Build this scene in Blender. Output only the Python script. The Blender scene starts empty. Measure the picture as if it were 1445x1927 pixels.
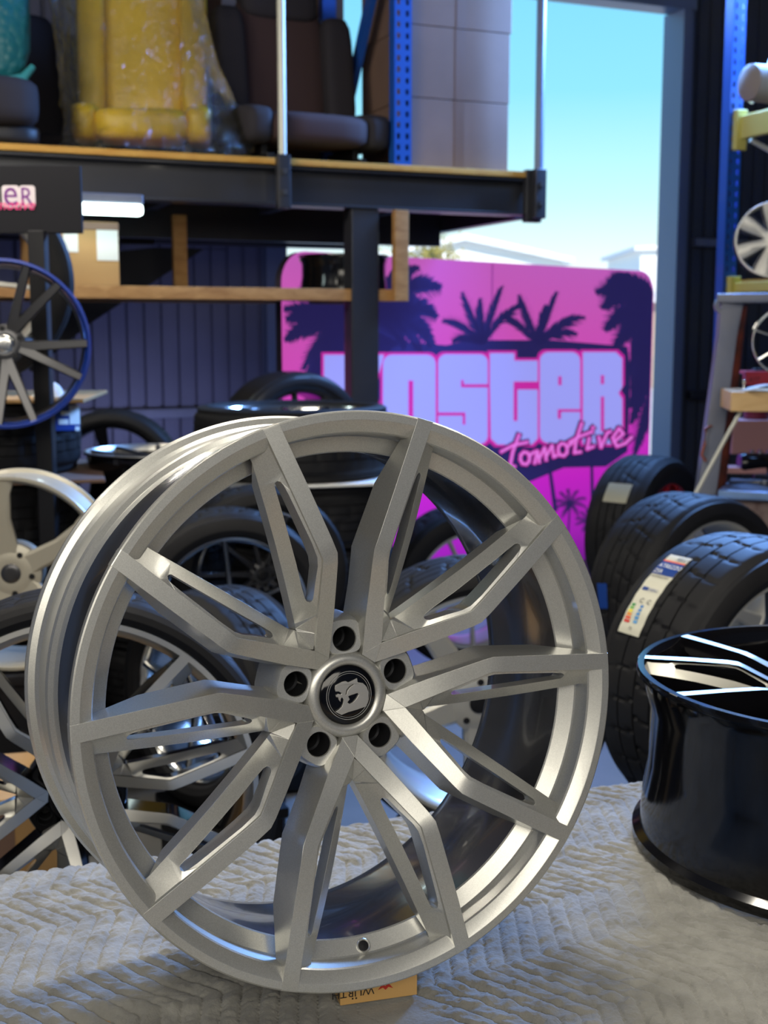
import bpy, bmesh, math, random
import numpy as np
from mathutils import Vector, Matrix, noise
from mathutils.geometry import tessellate_polygon

random.seed(7)
PI = math.pi
C = bpy.context.scene.collection
sc = bpy.context.scene

# ------------------------------------------------------------------ camera
FPX, CX, CY = 2350.0, 722.5, 963.5
TH = math.radians(8.2)
CAMH = 1.5
cam_d = bpy.data.cameras.new('camera'); cam = bpy.data.objects.new('camera', cam_d); C.objects.link(cam)
cam.location = (0, 0, CAMH); cam.rotation_euler = (PI/2 - TH, 0, 0)
cam_d.sensor_fit = 'VERTICAL'; cam_d.sensor_height = 36.0; cam_d.lens = 36.0*FPX/1927.0
cam_d.clip_start = 0.05; cam_d.clip_end = 500
cam_d.dof.use_dof = True; cam_d.dof.focus_distance = 1.22; cam_d.dof.aperture_fstop = 9.0
sc.camera = cam
sc.view_settings.view_transform = 'Standard'; sc.view_settings.look = 'None'
sc.view_settings.gamma = 1.0; sc.view_settings.use_curve_mapping = False
sc.view_settings.exposure = 0.0
try:
    sc.cycles.use_denoising = True
    sc.cycles.max_bounces = 8; sc.cycles.diffuse_bounces = 3; sc.cycles.glossy_bounces = 4
    sc.cycles.transparent_max_bounces = 12; sc.cycles.caustics_reflective = False; sc.cycles.caustics_refractive = False
    sc.cycles.sample_clamp_indirect = 4.0
except Exception: pass

F_ = Vector((0, math.cos(TH), -math.sin(TH))); D_ = Vector((0, -math.sin(TH), -math.cos(TH))); X_ = Vector((1, 0, 0))
CAMP = Vector((0, 0, CAMH))
def ray(px, py): return X_*((px-CX)/FPX) + D_*((py-CY)/FPX) + F_
def at(px, py, d): return CAMP + ray(px, py)*d                 # point seen at a pixel, d metres ahead
def on_z(px, py, z): r = ray(px, py); return CAMP + r*((z-CAMH)/r.z)
YAW = math.radians(22.5)
E1 = Vector((math.cos(YAW), math.sin(YAW), 0)); E2 = Vector((-math.sin(YAW), math.cos(YAW), 0)); EZ = Vector((0, 0, 1))
O0 = at(500, 300, 5.6); O0.z = 0
def on_b(px, py, b):                                            # on a plane parallel to the back wall
    r = ray(px, py); return CAMP + r*(((O0 + E2*b) - CAMP).dot(E2)/r.dot(E2))
def on_pl(px, py, p0, nrm): r = ray(px, py); return CAMP + r*((p0-CAMP).dot(nrm)/r.dot(nrm))
def A_of(p): return (p-O0).dot(E1)
def W(a, b, z): return O0 + E1*a + E2*b + EZ*z

# ------------------------------------------------------------------ sky and lights
world = bpy.data.worlds.new('sky'); sc.world = world; world.use_nodes = True
nt = world.node_tree; nt.nodes.clear()
wo = nt.nodes.new('ShaderNodeOutputWorld'); bg = nt.nodes.new('ShaderNodeBackground')
tc = nt.nodes.new('ShaderNodeTexCoord'); sx = nt.nodes.new('ShaderNodeSeparateXYZ'); cr = nt.nodes.new('ShaderNodeValToRGB')
nt.links.new(tc.outputs['Generated'], sx.inputs[0]); nt.links.new(sx.outputs['Z'], cr.inputs[0])
nt.links.new(cr.outputs[0], bg.inputs[0]); nt.links.new(bg.outputs[0], wo.inputs[0])
el = cr.color_ramp.elements
el[0].position = 0.0; el[0].color = (1.0, 1.0, 1.0, 1)
el[1].position = 1.0; el[1].color = (0.05, 0.2, 0.85, 1)
for p, c in ((0.045, (0.88, 1.0, 1.0, 1)), (0.10, (0.56, 0.95, 1.0, 1)), (0.18, (0.27, 0.74, 1.0, 1)), (0.30, (0.18, 0.62, 1.0, 1)), (0.5, (0.10, 0.38, 1.0, 1))):
    e = el.new(p); e.color = c
bg.inputs[1].default_value = 1.15

def lamp(name, kind, loc, target, energy, col, size=1.0, size_y=None):
    d = bpy.data.lights.new(name, kind); o = bpy.data.objects.new(name, d); C.objects.link(o)
    d.energy = energy; d.color = col; o.location = loc
    o.rotation_euler = (Vector(target)-Vector(loc)).to_track_quat('-Z', 'Y').to_euler()
    if kind == 'AREA':
        d.shape = 'RECTANGLE'; d.size = size; d.size_y = size_y or size
    if kind == 'SUN': d.angle = math.radians(0.6)
    return o
WARM = (1.0, 0.93, 0.80)
lamp('sun', 'SUN', (0, 0, 20), (-3, 9, 13), 5.0, (1.0, 0.95, 0.86))
lamp('ceiling_lamp_over_bench', 'AREA', (-0.05, 1.85, 3.1), (-0.05, 1.2, 0.8), 38, WARM, 0.8, 0.25)
lamp('ceiling_lamp_left', 'AREA', (-1.6, 1.7, 3.0), (0, 1.3, 0.8), 10, WARM, 0.9, 0.22)
lamp('ceiling_lamp_right', 'AREA', (1.6, 1.9, 3.0), (0.2, 1.3, 0.8), 12, WARM, 0.9, 0.22)
lamp('ceiling_lamp_front', 'AREA', (0.2, -2.4, 2.7), (0, 1.3, 1.1), 105, WARM, 4.2, 1.5)
lamp('stack_fill', 'AREA', (-1.3, 3.3, 2.9), (-0.7, 4.6, 0.6), 26, WARM, 0.8, 0.2)  # added fill, no fixture: brightens the tyre stacks
lamp('ceiling_lamp_shelf', 'AREA', (-2.6, 2.6, 3.2), (-1.2, 5.8, 2.6), 42, WARM, 0.8, 0.3)  # added warm fill, no fixture: lifts the seats on the mezzanine
lamp('daylight_fill', 'AREA', (1.9, 6.3, 3.35), (0.1, 1.3, 0.8), 500, (0.19, 0.42, 1.0), 1.5, 0.6)  # added area lamp out of view, boosts the blue daylight from the door
lamp('right_side_fill', 'AREA', (3.2, 4.2, 3.9), (2.6, 6.4, 1.6), 26, (0.20, 0.42, 1.0), 1.2, 0.8)  # added blue fill for the right side; the roof has no skylight
lamp('back_wall_fill', 'AREA', (-.9, 6.75, .7), (-1.5, 8.2, 1.8), 9, (0.42, 0.48, 1.0), 0.8, 0.3)  # added fill hidden low behind the stacks, brightens the sheet wall

# ------------------------------------------------------------------ materials
def lin(c):
    c = c/255.0
    return c/12.92 if c <= 0.04045 else ((c+0.055)/1.055)**2.4
def rgb(r, g, b): return (lin(r), lin(g), lin(b), 1)
def mat(name, col, rough=0.5, metal=0.0, coat=0.0, bump=None, var=None, spec=0.5, emis=None, es=0.0, alpha=None, sheen=0.0):
    m = bpy.data.materials.new(name); m.use_nodes = True
    n = m.node_tree.nodes; L = m.node_tree.links; p = n['Principled BSDF']
    p.inputs['Base Color'].default_value = col; p.inputs['Roughness'].default_value = rough
    p.inputs['Metallic'].default_value = metal; p.inputs['Coat Weight'].default_value = coat
    p.inputs['Coat Roughness'].default_value = 0.06; p.inputs['Specular IOR Level'].default_value = spec
    p.inputs['Sheen Weight'].default_value = sheen
    if emis: p.inputs['Emission Color'].default_value = emis; p.inputs['Emission Strength'].default_value = es
    if bump or var:
        t = n.new('ShaderNodeTexCoord')
    if var:                                                     # (scale, amount, second colour)
        x = n.new('ShaderNodeTexNoise'); x.inputs['Scale'].default_value = var[0]; x.inputs['Detail'].default_value = 6
        L.new(t.outputs['Object'], x.inputs['Vector'])
        r = n.new('ShaderNodeValToRGB'); r.color_ramp.elements[0].position = 0.35; r.color_ramp.elements[1].position = 0.7
        r.color_ramp.elements[0].color = col; r.color_ramp.elements[1].color = var[1]
        L.new(x.outputs['Fac'], r.inputs[0]); L.new(r.outputs[0], p.inputs['Base Color'])
    if bump:                                                    # (scale, strength, distance)
        x = n.new('ShaderNodeTexNoise'); x.inputs['Scale'].default_value = bump[0]; x.inputs['Detail'].default_value = 3
        L.new(t.outputs['Object'], x.inputs['Vector'])
        b = n.new('ShaderNodeBump'); b.inputs['Strength'].default_value = bump[1]; b.inputs['Distance'].default_value = bump[2]
        L.new(x.outputs['Fac'], b.inputs['Height']); L.new(b.outputs[0], p.inputs['Normal'])
    return m
def flake(name, col, rough, metal, coat=0.5, sp=0.10):
    """metallic paint with a fine flake"""
    m = mat(name, col, rough, metal, coat)
    n = m.node_tree.nodes; L = m.node_tree.links; p = n['Principled BSDF']
    t = n.new('ShaderNodeTexCoord'); v = n.new('ShaderNodeTexVoronoi'); v.inputs['Scale'].default_value = 1600
    L.new(t.outputs['Object'], v.inputs['Vector'])
    r = n.new('ShaderNodeValToRGB'); a = tuple(x*(1-sp) for x in col[:3])+(1,); b = tuple(min(1, x*(1+sp)) for x in col[:3])+(1,)
    r.color_ramp.elements[0].color = a; r.color_ramp.elements[1].color = b
    s = n.new('ShaderNodeSeparateColor'); L.new(v.outputs['Color'], s.inputs[0]); L.new(s.outputs[0], r.inputs[0])
    L.new(r.outputs[0], p.inputs['Base Color'])
    return m
def wood(name, c1, c2, scale=9.0, axis=(0.25, 6, 6), rough=0.6):
    m = mat(name, c1, rough); n = m.node_tree.nodes; L = m.node_tree.links; p = n['Principled BSDF']
    t = n.new('ShaderNodeTexCoord'); mp = n.new('ShaderNodeMapping'); mp.inputs['Scale'].default_value = axis
    mp.inputs['Rotation'].default_value = (0, 0, -YAW)
    L.new(t.outputs['Object'], mp.inputs['Vector'])
    x = n.new('ShaderNodeTexNoise'); x.inputs['Scale'].default_value = scale; x.inputs['Detail'].default_value = 5; x.inputs['Distortion'].default_value = 0.6
    L.new(mp.outputs[0], x.inputs['Vector']); r = n.new('ShaderNodeValToRGB')
    r.color_ramp.elements[0].position = 0.3; r.color_ramp.elements[0].color = c1; r.color_ramp.elements[1].position = 0.7; r.color_ramp.elements[1].color = c2
    L.new(x.outputs['Fac'], r.inputs[0]); L.new(r.outputs[0], p.inputs['Base Color'])
    return m
def emit(name, col, s):
    m = bpy.data.materials.new(name); m.use_nodes = True; n = m.node_tree.nodes; n.clear()
    e = n.new('ShaderNodeEmission'); o = n.new('ShaderNodeOutputMaterial'); e.inputs[0].default_value = col; e.inputs[1].default_value = s
    m.node_tree.links.new(e.outputs[0], o.inputs[0]); return m

M = {}
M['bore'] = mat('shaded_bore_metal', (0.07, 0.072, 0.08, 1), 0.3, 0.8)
M['silver'] = flake('silver_paint', (0.56, 0.56, 0.525, 1), 0.35, 0.66, 0.45)
M['silver_in'] = flake('silver_paint_barrel_shaded', (0.20, 0.205, 0.22, 1), 0.20, 0.9, 0.5)  # same silver; the dark surroundings it mirrors are put into the base colour
M['silver_bg'] = mat('silver_wheel_paint', (0.55, 0.54, 0.49, 1), 0.38, 0.5, 0.4)
M['champ'] = mat('pale_silver_paint', (0.44, 0.41, 0.33, 1), 0.42, 0.35, 0.3)
M['chrome'] = mat('chrome', (0.68, 0.67, 0.64, 1), 0.17, 1.0)
M['machined'] = mat('machined_aluminium', (0.55, 0.54, 0.50, 1), 0.33, 0.9)
M['gloss_black'] = mat('gloss_black', (0.004, 0.004, 0.005, 1), 0.10, 0.0, 0.0, spec=.45)
M['gun'] = mat('gunmetal', (0.075, 0.075, 0.08, 1), 0.32, 0.7, 0.3)
M['dark_face'] = mat('dark_tinted_face', (0.42, 0.41, 0.36, 1), 0.40, 0.75, 0.5)
M['blue_lip'] = mat('blue_anodised_lip', (0.006, 0.03, 0.24, 1), 0.25, 0.5, 0.4)
M['red_rim'] = mat('red_rim_paint', (0.45, 0.012, 0.02, 1), 0.25, 0.4, 0.6)
M['rubber'] = mat('tyre_rubber', (0.012, 0.012, 0.0135, 1), 0.6, spec=.14, bump=(140, 0.25, 0.0008), var=(7, (0.019, 0.019, 0.020, 1)))
M['rubber_gl'] = mat('tyre_rubber_dressed', (0.016, 0.016, 0.018, 1), 0.28, coat=0.4)
M['black'] = mat('black_paint', (0.008, 0.008, 0.010, 1), 0.5, spec=.3)
M['hole'] = mat('bare_dark_steel', (0.16, 0.165, 0.18, 1), 0.3, 0.85)
M['steel_dk'] = mat('painted_dark_steel', (0.018, 0.020, 0.028, 1), 0.42, 0.0, 0.15, var=(3, (0.03, 0.03, 0.035, 1)))
M['steel_gy'] = mat('grey_painted_steel', (0.14, 0.16, 0.22, 1), 0.45, 0.2, var=(6, (0.20, 0.21, 0.26, 1)))
M['galv'] = mat('galvanised_post', (0.62, 0.62, 0.54, 1), 0.45, 0.2)
M['rack_blue'] = mat('rack_blue', (0.01, 0.085, 0.42, 1), 0.4, 0.0, 0.2)
M['rack_yel'] = mat('rack_beam_yellow', (0.62, 0.55, 0.14, 1), 0.5)
M['ply'] = wood('plywood_edge', (0.55, 0.26, 0.035, 1), (0.66, 0.36, 0.06, 1), 4)
M['timber'] = wood('timber', (0.34, 0.16, 0.045, 1), (0.50, 0.27, 0.09, 1), 5)
M['card'] = mat('cardboard', (0.42, 0.24, 0.09, 1), 0.8, var=(4, (0.47, 0.28, 0.11, 1)), bump=(60, 0.2, 0.001))
M['card_dk'] = mat('cardboard_brown', (0.19, 0.115, 0.08, 1), 0.75, var=(3, (0.23, 0.14, 0.10, 1)), bump=(50, 0.2, 0.001))
M['tape'] = mat('packing_tape', (0.20, 0.12, 0.085, 1), 0.3)
M['paper'] = mat('white_paper', (0.72, 0.72, 0.68, 1), 0.7)
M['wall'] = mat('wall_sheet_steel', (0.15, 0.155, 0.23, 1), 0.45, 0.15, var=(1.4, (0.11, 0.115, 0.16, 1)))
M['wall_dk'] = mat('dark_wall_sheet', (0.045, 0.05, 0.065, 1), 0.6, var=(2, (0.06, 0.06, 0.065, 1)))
M['jamb'] = mat('door_frame_steel', (0.16, 0.20, 0.30, 1), 0.4, 0.2)
M['floor'] = mat('concrete_floor', (0.16, 0.16, 0.155, 1), 0.5, var=(2.5, (0.22, 0.21, 0.20, 1)))
M['ceil'] = mat('ceiling_lining', (0.10, 0.10, 0.105, 1), 0.8)
M['room'] = mat('workshop_wall', (0.13, 0.13, 0.125, 1), 0.8)
M['ground'] = mat('yard_concrete', (0.72, 0.70, 0.60, 1), 0.9, var=(0.6, (0.80, 0.76, 0.62, 1)))
M['white'] = mat('white_render', (0.85, 0.85, 0.84, 1), 0.8)
M['roof_sheet'] = mat('pale_roof_sheet', (0.78, 0.82, 0.84, 1), 0.6)
M['brick'] = mat('pale_brick', (0.55, 0.42, 0.30, 1), 0.9)
M['fence'] = mat('fence_paling', (0.5, 0.42, 0.3, 1), 0.9)
M['leaf'] = mat('tree_leaves', (0.26, 0.24, 0.05, 1), 0.8, var=(3, (0.42, 0.34, 0.10, 1)))
M['bark'] = mat('tree_bark', (0.2, 0.13, 0.08, 1), 0.9)
M['led'] = emit('led_tube', (0.80, 1.0, 0.97, 1), 9.0)

# ------------------------------------------------------------------ mesh helpers
def obj(name, bm, m=None, parent=None, smooth=None, bevel=None, mats=None):
    me = bpy.data.meshes.new(name)
    bmesh.ops.recalc_face_normals(bm, faces=bm.faces)
    bm.to_mesh(me); bm.free()
    for x in (mats or ([m] if m else [])): me.materials.append(x)
    o = bpy.data.objects.new(name, me); C.objects.link(o)
    if parent: o.parent = parent
    if smooth is not None: smooth_angle(me, smooth)
    if bevel:
        b = o.modifiers.new('bevel', 'BEVEL'); b.width = bevel[0]; b.segments = bevel[1]; b.limit_method = 'ANGLE'
        b.angle_limit = math.radians(bevel[2] if len(bevel) > 2 else 32); b.harden_normals = False
        for p in me.polygons: p.use_smooth = True
        w = o.modifiers.new('wn', 'WEIGHTED_NORMAL'); w.keep_sharp = True
    return o
def smooth_angle(me, deg):
    for p in me.polygons: p.use_smooth = True
    b = bmesh.new(); b.from_mesh(me); c = math.radians(deg)
    for e in b.edges:
        if len(e.link_faces) == 2: e.smooth = e.calc_face_angle(0) < c
    b.to_mesh(me); b.free()
def tag(o, label=None, cat=None, group=None, kind=None):
    if label: o['label'] = label
    if cat: o['category'] = cat
    if group: o['group'] = group
    if kind: o['kind'] = kind
    return o
def struct(o): o['kind'] = 'structure'; return o
def empty(name, loc, rot=None, label=None, cat=None, group=None):
    o = bpy.data.objects.new(name, None); C.objects.link(o); o.empty_display_size = 0.05
    o.location = loc
    if rot is not None:
        o.rotation_euler = rot.to_euler() if isinstance(rot, Matrix) else rot
    return tag(o, label, cat, group)
def frame(axis, roll=0.0, up=Vector((0, 0, 1))):
    """3x3 with local Z along axis and local Y as near to up as can be, then rolled"""
    z = Vector(axis).normalized(); y = (up - z*up.dot(z))
    if y.length < 1e-4: y = Vector((0, 1, 0)) - z*z.y
    y.normalize(); x = y.cross(z)
    m = Matrix((x, y, z)).transposed()
    return m @ Matrix.Rotation(roll, 3, 'Z')
def box(bm, c, s, R=None, taper=1.0):
    """box of size s about centre c, optional 3x3"""
    vs = []
    for dz in (-.5, .5):
        t = taper if dz > 0 else 1
        for dx, dy in ((-.5, -.5), (.5, -.5), (.5, .5), (-.5, .5)):
            v = Vector((dx*s[0]*t, dy*s[1]*t, dz*s[2]))
            if R is not None: v = R @ v
            vs.append(bm.verts.new(v + Vector(c)))
    for f in ((3, 2, 1, 0), (4, 5, 6, 7), (0, 1, 5, 4), (1, 2, 6, 5), (2, 3, 7, 6), (3, 0, 4, 7)):
        bm.faces.new([vs[i] for i in f])
    return vs
RB = Matrix((E1, E2, EZ)).transposed()                          # the building's axes
def bxw(bm, a0, a1, b0, b1, z0, z1):
    box(bm, W((a0+a1)/2, (b0+b1)/2, (z0+z1)/2), (abs(a1-a0), abs(b1-b0), abs(z1-z0)), RB)
def tube(bm, pts, r, n=8, cap=True):
    pts = [Vector(p) for p in pts]; rings = []
    for i, p in enumerate(pts):
        d = (pts[min(i+1, len(pts)-1)] - pts[max(i-1, 0)]).normalized()
        s = Vector((0, 0, 1)) if abs(d.z) < .9 else Vector((1, 0, 0))
        u = d.cross(s).normalized(); v = d.cross(u); rr = r[i] if isinstance(r, (list, tuple)) else r
        rings.append([bm.verts.new(p + (u*math.cos(2*PI*k/n) + v*math.sin(2*PI*k/n))*rr) for k in range(n)])
    for a, b in zip(rings, rings[1:]):
        for k in range(n): bm.faces.new((a[k], a[(k+1) % n], b[(k+1) % n], b[k]))
    if cap: bm.faces.new(rings[0][::-1]); bm.faces.new(rings[-1])
def lathe(bm, prof, n=96, close=False, mi=None):
    rings = []
    for r, z in prof:
        rings.append([bm.verts.new((r*math.sin(2*PI*k/n), r*math.cos(2*PI*k/n), z)) for k in range(n)] if r > 1e-6 else [bm.verts.new((0, 0, z))])
    m = len(rings)
    for i in range(m if close else m-1):
        a, b = rings[i], rings[(i+1) % m]
        for k in range(n):
            q = [a[k % len(a)], a[(k+1) % len(a)], b[(k+1) % len(b)], b[k % len(b)]]
            u = []
            for v in q:
                if v not in u: u.append(v)
            if len(u) > 2:
                f = bm.faces.new(u)
                if mi is not None: f.material_index = mi
    return rings
def prism2(bm, poly, z0, z1, holes=(), T=None, mi=0):
    """polygon in xy extruded from z0 to z1; T maps (x,y,z) to a point"""
    T = T or (lambda x, y, z: Vector((x, y, z)))
    loops = [poly]+list(holes)
    tri = tessellate_polygon([[Vector((p[0], p[1], 0)) for p in l] for l in loops])
    flat = [p for l in loops for p in l]
    top = [bm.verts.new(T(p[0], p[1], z1)) for p in flat]
    if z0 is not None: bot = [bm.verts.new(T(p[0], p[1], z0)) for p in flat]
    for t in tri:
        try: f = bm.faces.new([top[i] for i in t]); f.material_index = mi
        except ValueError: pass
        if z0 is not None:
            try: f = bm.faces.new([bot[i] for i in reversed(t)]); f.material_index = mi
            except ValueError: pass
    if z0 is not None:
        k = 0
        for l in loops:
            n = len(l)
            for i in range(n):
                a, b = k+i, k+(i+1) % n
                f = bm.faces.new((top[a], bot[a], bot[b], top[b])); f.material_index = mi
            k += n
def text_polys(s, size=1.0, shear=0.0, extr=0.0):
    cu = bpy.data.curves.new('txt', 'FONT'); cu.body = s; cu.size = size; cu.shear = shear; cu.extrude = extr
    cu.resolution_u = 3
    o = bpy.data.objects.new('txt', cu); C.objects.link(o)
    dg = bpy.context.evaluated_depsgraph_get(); me = bpy.data.meshes.new_from_object(o.evaluated_get(dg))
    vs = [v.co.copy() for v in me.vertices]; fs = [list(p.vertices) for p in me.polygons]
    bpy.data.objects.remove(o); bpy.data.curves.remove(cu); bpy.data.meshes.remove(me)
    return vs, fs
def add_text(bm, s, T, size=1.0, shear=0.0, mi=0):
    vs, fs = text_polys(s, size, shear)
    w = max([v.x for v in vs]+[0])
    nv = [bm.verts.new(T(v.x, v.y, 0)) for v in vs]
    for f in fs:
        try: g = bm.faces.new([nv[i] for i in f]); g.material_index = mi
        except ValueError: pass
    return w

# ------------------------------------------------------------------ wheels
def arm_geo(side, k=1.0):
    """one arm of the twin spoke: raised strip and the lower web with its long slot (radius-1 units)"""
    s = side
    O = [(.030, .150, .155), (.115, .262, .100), (.175, .348, .058), (.232, .430, .020), (.250, .460, .009), (.262, .508, .004), (.305, .690, .0), (.359, .927, .0), (.3608, .9315, .002)]
    I = [(.0, .217, .123), (.066, .304, .088), (.122, .376, .056), (.181, .453, .022), (.196, .474, .014), (.206, .520, .007), (.247, .700, .003), (.302, .946, .0), (.3035, .951, .002)]
    return O, I
ZB = [(.0, .34), (.16, .33), (.26, .28), (.45, .20), (.70, .165), (.89, .155), (.93, .06), (1.2, .04)]
ZO = [(.0, .34), (.16, .33), (.26, .27), (.45, .175), (.70, .145), (.89, .135), (.93, .06), (1.2, .04)]
ZI = [(.0, .34), (.16, .33), (.26, .22), (.45, .125), (.70, .100), (.89, .100), (.93, .06), (1.2, .04)]
def interp(tab, x):
    for (a, u), (b, v) in zip(tab, tab[1:]):
        if x <= b: return u+(v-u)*max(0, (x-a))/(b-a)
    return tab[-1][1]
def twin_spoke(bm, R, roll, mi_top=0, mi_side=0):
    """the two-armed spoke about its own centre line"""
    cr_, sr_ = math.cos(roll), math.sin(roll)
    def P(x, y, d): return Vector(((x*cr_+y*sr_)*R, (y*cr_-x*sr_)*R, -d*R))
    q = [(-.031, .148, .157), (.031, .148, .157), (.0, .2172, .1228)]
    t3 = [bm.verts.new(P(x, y, z)) for x, y, z in q]; b3 = [bm.verts.new(P(x, y, .33)) for x, y, z in q]
    bm.faces.new(t3[::-1]); bm.faces.new(b3)
    for i in range(3): bm.faces.new((t3[i], t3[(i+1) % 3], b3[(i+1) % 3], b3[i]))
    for s in (-1, 1):
        O, I = arm_geo(s)
        tO = [bm.verts.new(P(s*x, y, z)) for x, y, z in O]; tI = [bm.verts.new(P(s*x, y, z)) for x, y, z in I]
        bO, bI = [], []
        for i, (x, y, z) in enumerate(O):
            ang = 0.02 if 0 < i < len(O)-2 else 0.0
            bO.append(bm.verts.new(P(s*(x+ang), y-ang*.35, interp(ZO, math.hypot(x, y)) if i < len(O)-2 else .045)))
        for i, (x, y, z) in enumerate(I): bI.append(bm.verts.new(P(s*x, y, interp(ZI, math.hypot(x, y)) if i < len(O)-2 else .045)))
        n = len(O)
        for i in range(n-1):
            for q, mi in (((tO[i], tO[i+1], tI[i+1], tI[i]), mi_top), ((bO[i], bI[i], bI[i+1], bO[i+1]), mi_side),
                          ((tO[i], bO[i], bO[i+1], tO[i+1]), mi_side), ((tI[i], tI[i+1], bI[i+1], bI[i]), mi_side)):
                f = bm.faces.new(q); f.material_index = mi
        for q in ((tO[0], tI[0], bI[0], bO[0]), (tO[-1], bO[-1], bI[-1], tI[-1])):
            f = bm.faces.new(q); f.material_index = mi_side
        # web
        xi = [(y, x) for x, y, z in I]; zi = [(y, z) for x, y, z in I]
        def xI(y): return interp(xi, y)
        def xW(y): return .011+(y-.317)*(.214/.568)
        def zw(x, y):
            v = min(1, max(0, (xI(y)-x)/max(.004, xI(y)-xW(y)))) if y > .317 else min(1, (y-.217)/.1)*max(0, min(1, 1-x/max(.001, xI(y))))
            zW = .172-(y-.317)*.185 if y > .317 else .123+(y-.217)*.49
            if y > .317: zW -= .02*math.sin(PI*min(1, (y-.317)/.568))
            return (interp(zi, y)+.010)*(1-v**1.2)+zW*v**1.2
        poly = [(0.0, .222), (xI(.26)+.01, .26), (xI(.317)+.012, .317), (xI(.376)+.012, .376), (xI(.453)+.012, .453), (xI(.474)+.012, .474), (xI(.52)+.012, .52),
                (xI(.6)+.012, .6), (xI(.7)+.012, .7), (xI(.8)+.012, .8), (xI(.88)+.012, .88), (xI(.945)+.01, .945), (.262, .925), (.236, .912), (.2275, .900), (.2215, .875)]
        poly += [(xW(y), y) for y in (.80, .70, .60, .50, .42, .36, .325)]+[(.003, .312), (0.0, .305)]
        A = [(.0925, .370), (.100, .374), (.135, .418), (.172, .462), (.188, .490), (.203, .545), (.220, .625), (.2415, .725), (.2475, .760)]
        B = [(.247, .773), (.241, .781), (.2325, .780), (.2265, .774), (.2225, .762), (.198, .695), (.165, .607), (.130, .512), (.096, .425), (.083, .388), (.0815, .377), (.086, .370)]
        hole = A+B
        loops = [poly, hole]
        tri = tessellate_polygon([[Vector((x, y, 0)) for x, y in l] for l in loops]); flat = poly+hole
        top = [bm.verts.new(P(s*x, y, zw(x, y))) for x, y in flat]
        bot = [bm.verts.new(P(s*x, y, min(max(zw(x, y)+.075, interp(ZI, math.hypot(x, y))) if math.hypot(x, y) < .9 else .07, interp(ZB, math.hypot(x, y))+.02))) for x, y in flat]
        for t in tri:
            try:
                bm.faces.new([top[i] for i in t]).material_index = mi_top
                bm.faces.new([bot[i] for i in reversed(t)]).material_index = mi_side
            except ValueError: pass
        k = 0
        for l in loops:
            n = len(l)
            for i in range(n):
                a, b = k+i, k+(i+1) % n
                f = bm.faces.new((top[a], bot[a], bot[b], top[b])); f.material_index = mi_side
            k += n
RIM_HERO = [(1.0, .010), (.998, .003), (.993, .0), (.968, .001), (.963, .003), (.927, .027), (.9225, .033), (.918, .103), (.914, .109), (.863, .136), (.859, .141),
            (.860, .17), (.862, .23), (.867, .30), (.882, .42), (.897, .50), (.915, .60), (.925, .74), (.932, .80), (.945, .832), (.955, .836),
            (1.012, .836), (1.017, .828), (1.017, .812), (1.008, .800), (.985, .792), (.972, .775), (.968, .70), (.970, .62), (.978, .600), (.972, .580), (.955, .565), (.952, .545), (.945, .53),
            (.930, .44), (.918, .38), (.912, .30), (.912, .20), (.925, .14), (.955, .10), (.958, .05), (.975, .038), (.995, .034), (1.0, .028)]
def rim_mesh(R, prof, n=128, mat_fn=None):
    bm = bmesh.new()
    rings = []
    N = len(prof)
    for r, z in prof: rings.append([bm.verts.new((r*R*math.sin(2*PI*k/n), r*R*math.cos(2*PI*k/n), -z*R)) for k in range(n)])
    for i in range(N):
        a, b = rings[i], rings[(i+1) % N]
        for k in range(n):
            f = bm.faces.new((a[k], a[(k+1) % n], b[(k+1) % n], b[k]))
            if mat_fn: f.material_index = mat_fn(i)
    return bm
def hub_mesh(R, roll0, n=5, mi_top=0, mi_side=0, lr=.200, front=.158):
    """collar round the cap and the lug bosses with open bores"""
    bm = bmesh.new()
    lathe(bm, [(r*R, -z*R) for r, z in ((.104, .20), (.104, .165), (.108, .156), (.120, .150), (.134, .151), (.146, .158), (.152, .166), (.156, .176), (.157, .20), (.158, .34), (.09, .34))], 96)
    for j in range(n):
        a = roll0+2*PI*j/n; ca, sa = math.cos(a), math.sin(a)
        def P(x, y, z): return Vector(((x*ca+y*sa)*R, (y*ca-x*sa)*R, -z*R))
        m = 32; out = []; inn = []
        for k in range(m):
            t = 2*PI*k/m; c_, s_ = math.cos(t), math.sin(t)
            e = 0.55
            ox = .067*math.copysign(abs(s_)**e, s_); oy = (.072 if c_ > 0 else .056)*math.copysign(abs(c_)**e, c_)
            out.append((ox, lr+oy)); inn.append((.043*s_, lr+.043*c_))
        rows = [([(x*1.22, lr+(y-lr)*1.2) for x, y in out], .34), ([(x*1.14, lr+(y-lr)*1.12) for x, y in out], front+.045), ([(x*1.03, lr+(y-lr)*1.02) for x, y in out], front+.010), ([(x*.93, lr+(y-lr)*.93) for x, y in out], front),
                ([(x*1.06, lr+(y-lr)*1.06) for x, y in inn], front+.001), (inn, front+.006), (inn, front+.105), ([(x*.80, lr+(y-lr)*.80) for x, y in inn], front+.112), ([(x*.76, lr+(y-lr)*.76) for x, y in inn], front+.104), ([(x*.50, lr+(y-lr)*.50) for x, y in inn], front+.135), ([(x*.48, lr+(y-lr)*.48) for x, y in inn], front+.17)]
        vr = [[bm.verts.new(P(x, y, z)) for x, y in row] for row, z in rows]
        for q, (ra, rb) in enumerate(zip(vr, vr[1:])):
            for k in range(m):
                f = bm.faces.new((ra[k], ra[(k+1) % m], rb[(k+1) % m], rb[k])); f.material_index = 2 if q >= 9 else (1 if q >= 5 else 0)
        f = bm.faces.new(vr[-1]); f.material_index = 2
    return bm
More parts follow.
